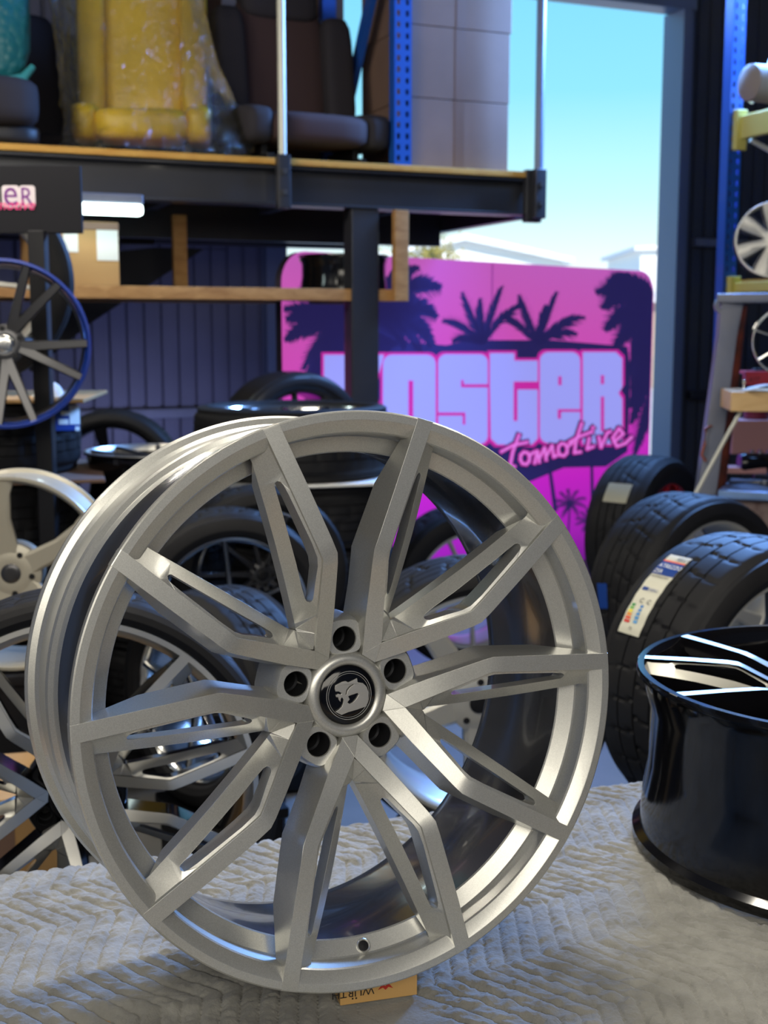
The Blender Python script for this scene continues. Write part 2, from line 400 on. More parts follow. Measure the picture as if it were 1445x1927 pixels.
def cap_parts(R, rc, z, parent, face, ring=None, emblem=False, roll=0.0, m_emb=None, em=None):
    bm = bmesh.new(); lathe(bm, [(0, -z*R+.004*R), (rc*R*.5, -z*R+.003*R), (rc*R*.93, -z*R), (rc*R, -z*R-.006*R), (rc*R, -(z+.06)*R)], 64)
    cap = obj('center_cap', bm, face, parent, smooth=40)
    if ring:
        bm = bmesh.new()
        for r0, r1 in ring: lathe(bm, [(r0*rc*R, -z*R+.0035*R), (r0*rc*R, -z*R+.006*R), (r1*rc*R, -z*R+.006*R), (r1*rc*R, -z*R+.003*R)], 64)
        obj('cap_ring', bm, m_emb, cap, smooth=40)
    return cap
def tyre_mesh(Rt, rr, w, n=180, per=6, skew=0.5, ribs=4, groove=.007):
    """z runs from +bulge at the face to -w at the back"""
    bm = bmesh.new(); h = Rt-rr
    prof = [(rr-.004, -.012), (rr+.004, .004), (rr+.12*h, .010), (rr+.35*h, .018), (rr+.60*h, .016), (rr+.80*h, .008), (Rt-.016, -.006), (Rt-.006, -.018)]
    tread0 = len(prof)
    tw = w-.044; z = -.022
    for i in range(ribs+1):
        seg = tw/(ribs+1); crown = lambda q: Rt-.004*abs((q+.022+tw/2)/(tw/2))**2
        za, zb = -.022-seg*i, -.022-seg*(i+1)
        g = .005 if i < ribs else 0
        steps = 4
        for j in range(steps+1):
            q = za-(seg-g)*j/steps; prof.append((crown(q), q))
        if i < ribs: prof += [(Rt-groove, za-(seg-g)-.0008), (Rt-groove, zb+.0008)]
    tread1 = len(prof)
    for r, q in reversed(prof[:tread0]): prof.append((r, -w-q))
    rings = []
    for i, (r, q) in enumerate(prof):
        ring = []
        for k in range(n):
            rad = r
            if tread0-1 <= i <= tread1 and per:
                u = abs((q+w/2)/(w/2)); sh = int(round(u*n*0.012*skew + (0 if q > -w/2 else per/2)))
                if (k+sh) % per == 0: rad = min(r, Rt-.0055)
            ring.append(bm.verts.new((rad*math.sin(2*PI*k/n), rad*math.cos(2*PI*k/n), q)))
        rings.append(ring)
    for a, b in zip(rings, rings[1:]):
        for k in range(n): bm.faces.new((a[k], a[(k+1) % n], b[(k+1) % n], b[k]))
    for k in range(n): a, b = rings[-1], rings[0]; bm.faces.new((a[k], a[(k+1) % n], b[(k+1) % n], b[k]))
    return bm
RIM_PLAIN = [(1.0, .012), (.995, .0), (.965, .0), (.955, .012), (.925, .07), (.92, .10), (.905, .25), (.90, .5), (.92, .72), (.955, .80), (1.0, .80), (1.0, .76), (.965, .74), (.955, .6), (.93, .45), (.93, .2), (.96, .1), (.96, .05), (1.0, .03)]
def bar_spoke(bm, R, a, pts, back=.10, mi_top=0, mi_side=0, off=0.0, twist=0.0):
    """pts: (r, depth, half width); a straight bar with chamfered top"""
    ca, sa = math.cos(a), math.sin(a); rows = []
    for i, (r, d, h) in enumerate(pts):
        y = r; o = off*(1-i/(len(pts)-1)) if twist == 0 else off+twist*i/(len(pts)-1)
        row = [(-h+o, d+back), (-h+o, d+.25*back), (-h*.72+o, d), (h*.72+o, d), (h+o, d+.25*back), (h+o, d+back)]
        rows.append([bm.verts.new(((x*ca+y*sa)*R, (y*ca-x*sa)*R, -z*R)) for x, z in row])
    for ra, rb in zip(rows, rows[1:]):
        for k in range(6):
            f = bm.faces.new((ra[k], ra[(k+1) % 6], rb[(k+1) % 6], rb[k])); f.material_index = mi_top if k == 2 else mi_side
    bm.faces.new(rows[0]); bm.faces.new(rows[-1][::-1])
def make_wheel(name, label, loc, axis, roll=0.0, R=.25, style='bars', n=5, face='silver_bg', side=None, barrel=None, lip=None, Rt=None, tw=.22, cat='wheel', group=None,
               spokes=None, back=.10, cap='black', tyre_kw=None, tyre_mat='rubber', seg=96, depth=.8, hubr=.20, lug=True, capr=.09, hubz=.10):
    rot = frame(axis, roll)
    root = empty(name, loc, rot, label, cat, group)
    side = side or face; barrel = barrel or side; lip = lip or face
    prof = [(r, z if z < .15 else .15+(z-.15)*(depth-.15)/.65) for r, z in RIM_PLAIN]
    bm = rim_mesh(R, prof, seg, lambda i: 1 if i >= 5 else 0)
    obj('rim', bm, None, root, smooth=35, mats=[M[lip], M[barrel]])
    if style == 'twin':
        for j in range(5):
            bm = bmesh.new(); twin_spoke(bm, R, 2*PI*j/5, 0, 1)
            obj('spoke', bm, None, root, bevel=(.004*R/.29, 1), mats=[M[face], M[side]])
        bm = hub_mesh(R, PI/5); obj('hub', bm, None, root, smooth=40, mats=[M[side], M['bore'], M['black']])
        cap_parts(R, .107, .150, root, M[cap])
        return root
    for j in range(n):
        for da in ((0,) if style == 'bars' else (-style, style)):
            bm = bmesh.new(); bar_spoke(bm, R, 2*PI*j/n+da, spokes, back, 0, 1, off=0 if style == 'bars' else -.035*math.copysign(1, da))
            obj('spoke', bm, None, root, smooth=30, mats=[M[face], M[side]])
    bm = bmesh.new()
    lathe(bm, [(capr*R, -(hubz+.1)*R), (capr*R, -hubz*R), (hubr*.6*R, -(hubz-.005)*R), (hubr*R, -(hubz+.03)*R), (hubr*R, -.40*R), (0, -.40*R)], 48)
    hub = obj('hub', bm, M[face], root, smooth=35)
    if lug:
        for j in range(5):
            a = 2*PI*(j+.5)/5; q = (capr+hubr)/2+.01
            bm = bmesh.new()
            for v in range(1): lathe(bm, [(0, 0.0015), (.03*R*.85, .0015), (.03*R, 0)], 16)
            bmesh.ops.translate(bm, verts=bm.verts, vec=(q*R*math.sin(a), q*R*math.cos(a), -(hubz+.004)*R+.002))
            obj('lug_hole', bm, M['black'], hub, smooth=40)
    cap_parts(R, capr, hubz-.01, root, M[cap])
    if Rt:
        t = obj('tyre', tyre_mesh(Rt, R*.985, tw, **(tyre_kw or {})), M[tyre_mat], root, smooth=28)
        make_wheel.tyre = t
    return root
# ------------------------------------------------------------------ the building
BW = 2.6
aL = A_of(on_b(531, 600, BW)); aR = A_of(on_b(1264, 300, BW)); zH = on_b(1272, 21, BW).z
A0, A1, B0, ZC = -4.5, 5.6, -9.0, 5.6
def sheet(name, a0, a1, z0, z1, m, pitch=.112, b=BW):
    bm = bmesh.new(); pts = []; a = a0
    while a < a1:
        pts += [(a, 0), (min(a1, a+pitch*.74), 0), (min(a1, a+pitch*.80), .028), (min(a1, a+pitch*.94), .028)]
        a += pitch
    pts.append((a1, 0))
    lo = [bm.verts.new(W(x, b+y, z0)) for x, y in pts]; hi = [bm.verts.new(W(x, b+y, z1)) for x, y in pts]
    lo2 = [bm.verts.new(W(x, b+.06, z0)) for x, y in (pts[0], pts[-1])]; hi2 = [bm.verts.new(W(x, b+.06, z1)) for x, y in (pts[0], pts[-1])]
    for i in range(len(pts)-1):
        if (lo[i].co-lo[i+1].co).length > 1e-5: bm.faces.new((lo[i], lo[i+1], hi[i+1], hi[i]))
    bm.faces.new((lo2[1], lo2[0], hi2[0], hi2[1]))
    bm.faces.new((hi[0], hi[-1], hi2[1], hi2[0]))
    return struct(obj(name, bm, m))
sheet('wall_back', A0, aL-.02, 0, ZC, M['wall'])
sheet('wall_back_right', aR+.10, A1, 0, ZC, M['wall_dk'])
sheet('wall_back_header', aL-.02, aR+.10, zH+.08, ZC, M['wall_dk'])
def sbox(name, m, *a):
    bm = bmesh.new(); bxw(bm, *a); return struct(obj(name, bm, m))
sbox('floor', M['floor'], A0, A1, B0, BW+.05, -.1, 0)
sbox('ceiling', M['ceil'], A0, A1, B0, BW+.06, ZC, ZC+.1)
sbox('wall_left', M['room'], A0-.1, A0, B0, BW, 0, ZC)
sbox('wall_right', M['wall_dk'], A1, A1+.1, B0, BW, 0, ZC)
sbox('wall_front', M['room'], A0, A1, B0-.1, B0, 0, ZC)
bm = bmesh.new()                                                 # steel door frame, two steps deep
bxw(bm, aR, aR+.075, BW-.10, BW+.16, 0, zH); bxw(bm, aR+.075, aR+.13, BW-.05, BW+.04, 0, zH+.06)
bxw(bm, aL-.14, aL, BW-.12, BW+.1, 0, zH); bxw(bm, aL-.14, aR+.13, BW-.08, BW+.12, zH, zH+.12)
struct(obj('door_1', bm, M['jamb'], bevel=(.004, 1)))
girt_z = on_b(250, 778, BW).z
bm = bmesh.new(); bxw(bm, A0, aL-.16, BW-.06, BW-.001, girt_z-.035, girt_z+.03); struct(obj('trim_1', bm, M['steel_gy'], bevel=(.004, 1)))
for i, y in enumerate((458, 742)):
    z = on_b(1340, y, BW).z
    bm = bmesh.new(); bxw(bm, aR+.2, A1-.02, BW-.07, BW-.001, z-.03, z+.03); struct(obj('trim_%d' % (i+2), bm, M['steel_gy' if i == 0 else 'steel_dk'], bevel=(.004, 1)))

# mezzanine -----------------------------------------------------------------
zD = on_b(500, 298, 0).z; aE = A_of(on_b(1008, 360, 0)); zBm = on_b(500, 386, 0).z
mz = empty('mezzanine', W((A0+aE)/2, 1.2, 0), label='steel framed mezzanine deck with a yellow plywood edge above the wheel store', cat='mezzanine')
MI = Matrix.Translation(-mz.location)
def child(name, bm, m, parent, **k):
    o = obj(name, bm, m, parent, **k); o.matrix_parent_inverse = Matrix.Translation(-parent.location); return o
bm = bmesh.new(); bxw(bm, A0+.01, aE-.02, -.035, 2.5, zD-.028, zD); child('deck', bm, M['ply'], mz, bevel=(.002, 1))
bm = bmesh.new()
for z0, z1, b0, b1 in ((zD-.045, zD-.029, -.02, .10), (zBm+.012, zD-.045, .03, .045), (zBm, zBm+.012, -.03, .10)): bxw(bm, A0+.01, aE, b0, b1, z0, z1)
child('front_beam', bm, M['steel_dk'], mz, bevel=(.002, 1))
bm = bmesh.new(); bxw(bm, aE-.06, aE, .11, 2.5, zBm-.01, zD-.03); child('side_beam', bm, M['steel_dk'], mz, bevel=(.003, 1))
bm = bmesh.new(); bxw(bm, A0+.01, aE-.07, .95, 1.02, zBm-.09, zD-.03); child('cross_beam', bm, M['steel_dk'], mz, bevel=(.003, 1))
bm = bmesh.new(); bxw(bm, A0+.01, aE-.07, 2.35, 2.45, zBm-.02, zD-.03); child('rear_beam', bm, M['steel_dk'], mz, bevel=(.003, 1))
for i in range(9):
    a = aE-.5-i*.6
    bm = bmesh.new(); bxw(bm, a-.03, a+.03, .12, .94, zBm+.05, zD-.03); bxw(bm, a-.03, a+.03, 1.03, 2.34, zBm+.05, zD-.03); child('joist', bm, M['steel_dk'], mz)
bm = bmesh.new(); bxw(bm, aE-.075, aE+.012, -.045, .0, zBm-.035, zD+.01); e = child('end_plate', bm, M['steel_dk'], mz, bevel=(.004, 1))
a = A_of(on_b(682, 600, .02)); bm = bmesh.new(); bxw(bm, a-.068, a+.068, -.02, .02, 0.01, zBm-.001); bxw(bm, a-.06, a+.06, .02, .11, .01, zBm-.001); bxw(bm, a-.13, a+.13, -.08, .17, 0, .012)
child('column', bm, M['steel_dk'], mz, bevel=(.004, 1))
# rail posts standing on the deck edge
for nm, px, m, w, lab in (('rail_post', 519, 'galv', .018, 'pale round rail post bolted to the mezzanine edge beside the yellow seat'), ('rail_post', 1005, 'jamb', .022, 'bluish steel post at the right end of the mezzanine')):
    a = A_of(on_b(px+8, 290, -.03)) if px < 600 else aE-.022
    r = empty(nm, W(a, -.05, zD-.15), label=lab, cat='rail post')
    bm = bmesh.new(); tube(bm, [W(a, -.065, zD-(.0 if px < 600 else .18)), W(a, -.065, ZC-.9)], w, 14); child('pole', bm, M[m], r, smooth=40)
    bm = bmesh.new(); bxw(bm, a-.03, a+.03, -.094, -.046, zBm-.02, zD+.01); br = child('bracket', bm, M['steel_dk'], r, bevel=(.004, 1))
    for z in (.05, .14):
        bm = bmesh.new(); box(bm, W(a, -.099, zBm+z), (.022, .010, .022), RB); c = child('bolt', bm, M['hole'], r)

# blue pallet rack on the deck -----------------------------------------------
def upright(bm, a, b, z0, z1, w=.085, holes=True):
    """channel post with a double row of slots"""
    bxw(bm, a-w/2, a-w/2+.003, b, b+.06, z0, z1); bxw(bm, a+w/2-.003, a+w/2, b, b+.06, z0, z1)
    h = .05; z = z0; t = .003
    if not holes: bxw(bm, a-w/2, a+w/2, b, b+t, z0, z1); return
    for x0, x1 in ((-w/2, -w*.34), (-w*.16, w*.16), (w*.34, w/2)): bxw(bm, a+x0, a+x1, b, b+t, z0, z1)
    while z < z1-h:
        for x0, x1 in ((-w*.34, -w*.16), (w*.16, w*.34)): bxw(bm, a+x0, a+x1, b, b+t, z, z+h*.5)
        z += h
r0 = empty('pallet_rack_frame', W(A_of(on_b(757, 300, .02)), .4, zD), label='blue perforated pallet rack end frame standing on the mezzanine', cat='rack')
aU = A_of(on_b(757, 300, .02)); bR = .95
bm = bmesh.new(); upright(bm, aU, .015, zD, zD+1.25, .088); child('upright', bm, M['rack_blue'], r0)
bm = bmesh.new(); upright(bm, aU-.02, bR, zD, zD+1.25, .075, False); child('upright', bm, M['rack_blue'], r0)
bm = bmesh.new()
p0, p1 = W(aU-.03, .80, zD+.18), W(aU-.03, .10, zD+1.15)
d = (p1-p0); R3 = Matrix((E1, d.normalized(), E1.cross(d.normalized()))).transposed(); box(bm, (p0+p1)/2, (.03, d.length, .075), R3); child('brace', bm, M['rack_blue'], r0)

# cardboard cartons on the deck ----------------------------------------------
def carton(name, label, a0, a1, b0, b1, z0, z1, m='card_dk', group=None, tape=True):
    r = empty(name, W((a0+a1)/2, (b0+b1)/2, z0), label=label, cat='carton', group=group)
    bm = bmesh.new(); bxw(bm, a0, a1, b0, b1, z0+.001, z1-.001); child('carton_body', bm, M[m], r, bevel=(.004, 2))
    if tape:
        am = (a0+a1)/2
        bm = bmesh.new(); bxw(bm, am-.025, am+.025, b0-.0015, b0+.01, z0+.002, z1-.002); child('tape', bm, M['tape'], r)
    return r
aB0, aB1 = aU+.048, A_of(on_b(957, 200, .06))
zs = [zD, on_b(870, 190, .06).z, on_b(870, 55, .06).z, on_b(870, -75, .06).z]
labs = ['large brown carton on the mezzanine right of the blue upright, bottom of its stack', 'large brown carton on the mezzanine right of the blue upright, second of its stack', 'large brown carton on the mezzanine right of the blue upright, topmost in view']
for i in range(3): carton('cardboard_carton', labs[i], aB0, aB1+(0, .004, .012)[i], .06, .66, zs[i], zs[i+1])
zq = [zD, zD+.36, zD+.70, zD+1.06]
labs = ['brown carton behind the blue rack brace, bottom of its stack', 'brown carton behind the blue rack brace, middle of its stack', 'brown carton with pale labels behind the blue rack brace, top of its stack']
for i in range(3):
    c = carton('cardboard_carton', labs[i], aU-.62+.02*i, aU+.10, 1.05, 1.45, zq[i], zq[i+1], tape=False)
    for j in range((0, 1, 2)[i]):
        bm = bmesh.new(); bxw(bm, aU-.22+j*.13, aU-.13+j*.13, 1.048, 1.052, zq[i]+.07, zq[i]+.19); child('paper_label', bm, M['paper'], c)

# timber shelf under the mezzanine -------------------------------------------
zS1 = on_b(400, 540, 0).z; zS0 = on_b(400, 564, 0).z; aS0, aS1 = A_of(on_b(-60, 560, 0)), A_of(on_b(762, 560, 0))
sh = empty('timber_shelf', W((aS0+aS1)/2, .3, 0), label='timber shelf frame hung under the mezzanine holding a carton and a bare wheel', cat='shelf')
bm = bmesh.new(); bxw(bm, aS0, aS1, -.01, .03, zS0, zS1); child('front_rail', bm, M['timber'], sh, bevel=(.003, 1))
bm = bmesh.new(); bxw(bm, aS0, aS1, .62, .66, zS0, zS1); child('rear_rail', bm, M['timber'], sh, bevel=(.003, 1))
for i in range(4):
    b = .04+i*.145
    bm = bmesh.new(); bxw(bm, aS0, aS1-.05, b, b+.135, zS0+.012, zS1-.012); child('shelf_board', bm, M['timber'], sh)
for px0, px1 in ((384, 412), (735, 761)):
    a0, a1 = A_of(on_b(px0, 500, 0)), A_of(on_b(px1, 500, 0)); zz = zBm-.002
    if px0 == 735: bm = bmesh.new(); bxw(bm, a0, a1, -.052, -.012, zS0, zz); child('post', bm, M['timber'], sh, bevel=(.003, 1))
    else: bm = bmesh.new(); bxw(bm, a0, a1, .58, .62, zS1, zz-.0); child('post', bm, M['timber'], sh, bevel=(.003, 1))
# carton with delivery notes on that shelf
c0, c1 = A_of(on_b(60, 500, .06)), A_of(on_b(224, 500, .06)); zt = on_b(180, 417, .06).z
cb = carton('cardboard_carton', 'yellow-brown carton with white delivery notes under the tube light', c0, c1, .05, .45, zS1+.0, zt, 'card', tape=False)
bm = bmesh.new(); bxw(bm, c0+.01, c1-.0, .044, .049, zt-.035, zt-.004); child('tape', bm, M['card_dk'], cb)
for x0, x1, y0, y1 in ((183, 221, 424, 490), (120, 146, 430, 474)):
    p, q = on_b(x0, y1, .047), on_b(x1, y0, .047)
    bm = bmesh.new(); bxw(bm, A_of(p), A_of(q), .0465, .0495, p.z, q.z); child('delivery_note', bm, M['paper'], cb)
# bare black wheel lying on the shelf
a = A_of(on_b(648, 510, .3)); p = W(a, .31, zS1-.012+.182)
make_wheel('alloy_wheel', 'bare black wheel lying on the timber shelf behind the steel column', p, (0, 0, 1), .3, R=.222, style='bars', face='gloss_black', n=5, spokes=[(.12, .12, .10), (.5, .05, .09), (.97, .03, .11)], seg=64, depth=.82)

# tube light under the beam ---------------------------------------------------
p = on_b(150, 388, -.1); q = on_b(268, 392, -.1); l = empty('tube_light', W(A_of(q)-.45, -.1, zBm), label='short bright tube light fixed below the mezzanine beam', cat='light')
a0, a1 = A_of(on_b(90, 388, -.1)), A_of(q)
bm = bmesh.new(); bxw(bm, a0, a1, -.13, -.045, q.z+.012, q.z+.055); child('housing', bm, M['steel_gy'], l, bevel=(.008, 2))
bm = bmesh.new(); bxw(bm, a0+.005, a1-.004, -.14, -.07, q.z-.032, q.z+.0115); child('diffuser', bm, M['led'], l, bevel=(.012, 3))

# dark stair stringer in front of the sheet wall ------------------------------
P = [(384, 434), (171, 608), (60, 700), (20, 640), (150, 480), (290, 395), (430, 395)]
st = empty('staircase', on_b(250, 560, 1.2), label='dark steel stair flight rising left to right below the mezzanine', cat='stairs')
bm = bmesh.new(); prism2(bm, [(A_of(on_b(x, y, 1.2)), on_b(x, y, 1.2).z) for x, y in P], 0, .05, T=lambda x, y, z: W(x, 1.2+z, min(y, zBm-.12))); child('stringer', bm, M['black'], st)
for i in range(6):
    t = i/5.0; p = on_b(384+(171-384)*t, 434+(608-434)*t, 1.25)
    a = A_of(p); bm = bmesh.new(); bxw(bm, a-.2, a-.02, 1.251, 2.0, p.z+.12, p.z+.15); child('tread', bm, M['steel_dk'], st)
# ------------------------------------------------------------------ table, quilt, hero wheel
HR = .2925
Mc = Matrix((X_, D_, F_)).transposed()
cc = Vector((-0.0643, 0.6517, 4.2835))*HR
nn = Vector((0.4499, 0.0264, -1)).normalized(); uu = Vector((0, -1, 0)); uu = (uu-nn*uu.dot(nn)).normalized(); rr_ = uu.cross(nn)
HN, HU, HX = Mc@nn, Mc@uu, Mc@rr_
HC = CAMP + Mc@cc
HROT = Matrix((HX, HU, HN)).transposed()
u2 = (EZ-HN*HN.z).normalized()
ZT = (HC-HN*.824*HR-u2*1.017*HR).z-.004                          # quilt surface
FB = HC-u2*HR
e0, e1 = on_z(100, 1612, ZT), on_z(1170, 1462, ZT)
TX = (e1-e0).normalized(); TY = EZ.cross(TX)
def T_(a, b, z): return e0 + TX*a - TY*b + EZ*z                  # a along the far edge, b towards the camera
L = (e1-e0).length
tb = empty('workbench', T_(.5, .5, -ZT), label='low workbench under the grey quilt carrying the loose wheels', cat='workbench')
bm = bmesh.new(); RT = Matrix((TX, TY, EZ)).transposed(); box(bm, T_(.45, .55, -.035), (2.3, 1.02, .04), RT); child('bench_top', bm, M['timber'], tb, bevel=(.004, 1))
for a in (-.6, 1.5):
    for b in (.1, 1.0):
        bm = bmesh.new(); box(bm, T_(a, b, -.055-(ZT-.055)/2), (.07, .07, ZT-.055), RT); child('leg', bm, M['timber'], tb)

def quilt():
    a0, a1, b0, b1, st = -.50, 1.35, -.03, .98, .0020
    na, nb = int((a1-a0)/st), int((b1-b0)/st)
    A, B = np.meshgrid(np.linspace(a0, a1, na), np.linspace(b0, b1, nb))
    rng = np.random.RandomState(3)
    def vnoise(x, y, f, seed):
        x = x*f; y = y*f; xi = np.floor(x).astype(int); yi = np.floor(y).astype(int); fx = x-xi; fy = y-yi
        fx = fx*fx*(3-2*fx); fy = fy*fy*(3-2*fy)
        tab = np.random.RandomState(seed).rand(512, 512)
        g = lambda i, j: tab[i % 512, j % 512]
        return (g(xi, yi)*(1-fx)+g(xi+1, yi)*fx)*(1-fy)+(g(xi, yi+1)*(1-fx)+g(xi+1, yi+1)*fx)*fy-.5
    w1 = vnoise(A, B, 4.0, 1); w2 = vnoise(A, B, 9.0, 2)
    # stitched zigzag lines
    X = A+.012*w1+.004*w2; Y = B+.016*vnoise(A, B, 5, 5)
    g = X*.1375+Y*.9905; h = X*.9905-Y*.1375
    hp = .114; tri = np.abs(((g/hp+.35) % 2.0)-1.0)*hp*.5
    s = .0235; ph = (h-tri)/s; fr = ph-np.floor(ph)
    puff = np.sqrt(np.clip(1-(2*fr-1)**2, 0, 1))
    groove = np.exp(-((fr-.5*(fr > .5)*2)**2)/.004)
    seg = np.floor(g/hp); chan = np.floor(ph)
    Z = .0055*puff**.75
    # puckers across each channel
    along = g*1.0; o = np.sin(chan*12.9898+seg*3.1)*43758.5; o = o-np.floor(o)
    sl_ = along+.0045*(fr-.5)*np.sign(o-.5)*2; pk = vnoise(sl_+o*3.7, ph*.012, 105, 7)*.0044+vnoise(sl_+o*1.3, ph*.02, 210, 8)*.0028
    Z += pk*(.2+.8*puff); Z -= .0016*np.exp(-(np.minimum(fr, 1-fr)/.045)**2)
    Z += w1*.008+vnoise(A, B, 2.2, 11)*.012+vnoise(A, B, 17, 12)*.003+vnoise(A, B, 45, 13)*.0014
    # a few long creases
    for (x0, y0, x1, y1, hgt, wd) in ((.16, .42, .55, .30, -.004, .008), (.75, .62, 1.0, .55, -.003, .006), (-.1, .35, .2, .45, .005, .015), (.05, .60, .35, .68, .004, .012), (.5, .18, .78, .22, .004, .010), (.2, .16, .5, .10, .005, .012)):
        dx, dy = x1-x0, y1-y0; ll = dx*dx+dy*dy; t = np.clip(((A-x0)*dx+(B-y0)*dy)/ll, 0, 1); dd = np.hypot(A-x0-t*dx, B-y0-t*dy)
        Z += hgt*np.exp(-(dd/wd)**2)*np.sin(np.clip(t, .02, .98)*PI)
    # flatten where the wheels sit
    def local(p): q = p-e0; return q.dot(TX), -q.dot(TY)
    for p, r in ((HC-HN*.824*HR-u2*1.017*HR, .05), (BWC, .285), (FB, .05)):
        x, y = local(p); m = np.clip((np.hypot(A-x, B-y)-r)/.03, 0, 1); Z = Z*m+np.minimum(Z, .004)*(1-m)
    Z += -.0085
    # roll over the far edge
    ed = .035+.012*vnoise(A, A*0, 7, 21); over = np.clip(ed-B, 0, None); Z -= np.clip(over*over*11, 0, .10)
    # the hanging far side is part of the same cloth
    hang = np.linspace(0, 1, 30)[::-1]
    e0n, tx, ty = np.array(e0), np.array(TX), np.array(TY)
    V = e0n[None, None]+A[..., None]*tx-B[..., None]*ty; V[..., 2] += Z
    H = np.repeat(V[0:1], len(hang), 0).copy(); H[..., 2] -= hang[:, None]*.28; H += (ty*(.012+.008*np.sin(A[0]*23))[:, None])[None]*hang[:, None, None]
    V = np.concatenate([H[:-1], V], 0); n0, n1 = V.shape[:2]
    V = V.reshape(-1, 3); idx = np.arange(n0*n1).reshape(n0, n1)
    Fq = np.stack([idx[:-1, :-1], idx[1:, :-1], idx[1:, 1:], idx[:-1, 1:]], -1).reshape(-1, 4)
    me = bpy.data.meshes.new('moving_blanket'); me.vertices.add(len(V)); me.vertices.foreach_set('co', V.astype(np.float32).ravel())
    me.loops.add(len(Fq)*4); me.loops.foreach_set('vertex_index', Fq.astype(np.int32).ravel())
    me.polygons.add(len(Fq)); me.polygons.foreach_set('loop_start', (np.arange(len(Fq))*4).astype(np.int32))
    me.update(); me.polygons.foreach_set('use_smooth', np.ones(len(Fq), bool)); me.update()
    m = mat('quilt_cloth', rgb(158, 155, 144), .95, sheen=.3)
    n = m.node_tree.nodes; Lk = m.node_tree.links; p = n['Principled BSDF']; p.inputs['Specular IOR Level'].default_value = .15
    tc_ = n.new('ShaderNodeTexCoord'); x1_ = n.new('ShaderNodeTexNoise'); x1_.inputs['Scale'].default_value = 260; x1_.inputs['Detail'].default_value = 3
    Lk.new(tc_.outputs['Object'], x1_.inputs['Vector'])
    b_ = n.new('ShaderNodeBump'); b_.inputs['Strength'].default_value = .8; b_.inputs['Distance'].default_value = .0016; Lk.new(x1_.outputs['Fac'], b_.inputs['Height']); Lk.new(b_.outputs[0], p.inputs['Normal'])
    x2_ = n.new('ShaderNodeTexNoise'); x2_.inputs['Scale'].default_value = 22; x2_.inputs['Detail'].default_value = 7; Lk.new(tc_.outputs['Object'], x2_.inputs['Vector'])
    r_ = n.new('ShaderNodeValToRGB'); r_.color_ramp.elements[0].position = .3; r_.color_ramp.elements[1].position = .7
    r_.color_ramp.elements[0].color = rgb(122, 121, 116); r_.color_ramp.elements[1].color = rgb(150, 149, 143)
    Lk.new(x2_.outputs['Fac'], r_.inputs[0]); Lk.new(r_.outputs[0], p.inputs['Base Color'])
    me.materials.append(m); o = bpy.data.objects.new('moving_blanket', me); C.objects.link(o)
    tag(o, 'grey zigzag-quilted moving blanket spread over the bench', 'blanket')
BWC = on_z(1460, 1640, ZT); BWC = Vector((.625, 1.63, ZT))
quilt()

# the big silver wheel
hero = empty('alloy_wheel', HC, HROT, 'large bare silver twin-spoke alloy wheel standing on the grey quilt', 'wheel')
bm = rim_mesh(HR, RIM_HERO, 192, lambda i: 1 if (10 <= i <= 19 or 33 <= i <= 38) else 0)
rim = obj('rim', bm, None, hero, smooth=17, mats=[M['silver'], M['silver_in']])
ROLL = math.radians(-21.86)
for j in range(5):
    bm = bmesh.new(); twin_spoke(bm, HR, ROLL-math.radians(18)+2*PI*j/5)
    obj('spoke', bm, M['silver'], hero, bevel=(.0022, 3, 28))
bm = hub_mesh(HR, ROLL+math.radians(18)); obj('hub', bm, None, hero, smooth=42, mats=[M['silver'], M['bore'], M['black']])
cap = cap_parts(HR, .1055, .150, hero, M['gloss_black'], ring=((.80, .815), (.735, .745)), m_emb=mat('cap_line', rgb(190, 190, 188), .3, .3))
# emblem: a lion's head in profile under a helmet
def emb(x, y): return ((x-742)/190*.1055*HR*1.0, (925-y)/205*.1055*HR)
out = [(795, 808), (799, 838), (835, 845), (862, 872), (876, 910), (874, 960), (862, 1008), (800, 1026), (735, 1040), (690, 1056), (648, 1032), (672, 1018), (692, 1000), (700, 975), (703, 950), (692, 934),
       (684, 945), (682, 966), (670, 950), (666, 932), (652, 932), (650, 918), (668, 908), (684, 916), (690, 906), (668, 893), (648, 893), (642, 872), (646, 850), (672, 838), (690, 828), (716, 824), (734, 834), (765, 822)]
h1 = [(735, 930), (752, 924), (800, 912), (806, 925), (790, 952), (768, 974), (745, 984), (730, 972), (745, 952)]
h2 = [(716, 918), (722, 885), (742, 862), (768, 848), (772, 852), (748, 868), (730, 890), (723, 918)]
def toT(x, y, z): return Vector((x, y, -.150*HR+z))
bm = bmesh.new(); prism2(bm, [emb(*p) for p in out], .0008, .0026, holes=[[emb(*p) for p in h1], [emb(*p) for p in h2]], T=toT)
obj('emblem', bm, mat('emblem_metal', rgb(200, 198, 192), .25, .5, .5), cap, bevel=(.0003, 1))
# valve hole boss in the rim near the bottom
c_ = (HROT.transposed() @ (on_pl(684, 1783, HC-HN*.118*HR, HN)-HC)); ang = math.atan2(c_.x, c_.y)
bm = bmesh.new(); lathe(bm, [(.0050, -.012), (.0054, .0004), (.0066, .0016), (.0076, .0006), (.0078, -.012)], 28)
vo = obj('valve_hole', bm, M['silver'], rim, smooth=40)
rad = Vector((math.sin(ang), math.cos(ang), 0))
ax_ = (-rad*.47+Vector((0, 0, 1))*.88).normalized(); xx = Vector((math.cos(ang), -math.sin(ang), 0))
VM = Matrix.Translation(rad*.892*HR+Vector((0, 0, -.118*HR))) @ Matrix((xx, ax_.cross(xx), ax_)).transposed().to_4x4()
bm = bmesh.new(); lathe(bm, [(0, .0009), (.0053, .0005)], 20); v2 = obj('valve_bore', bm, M['black'], rim); v2.matrix_local = VM; vo.matrix_local = VM

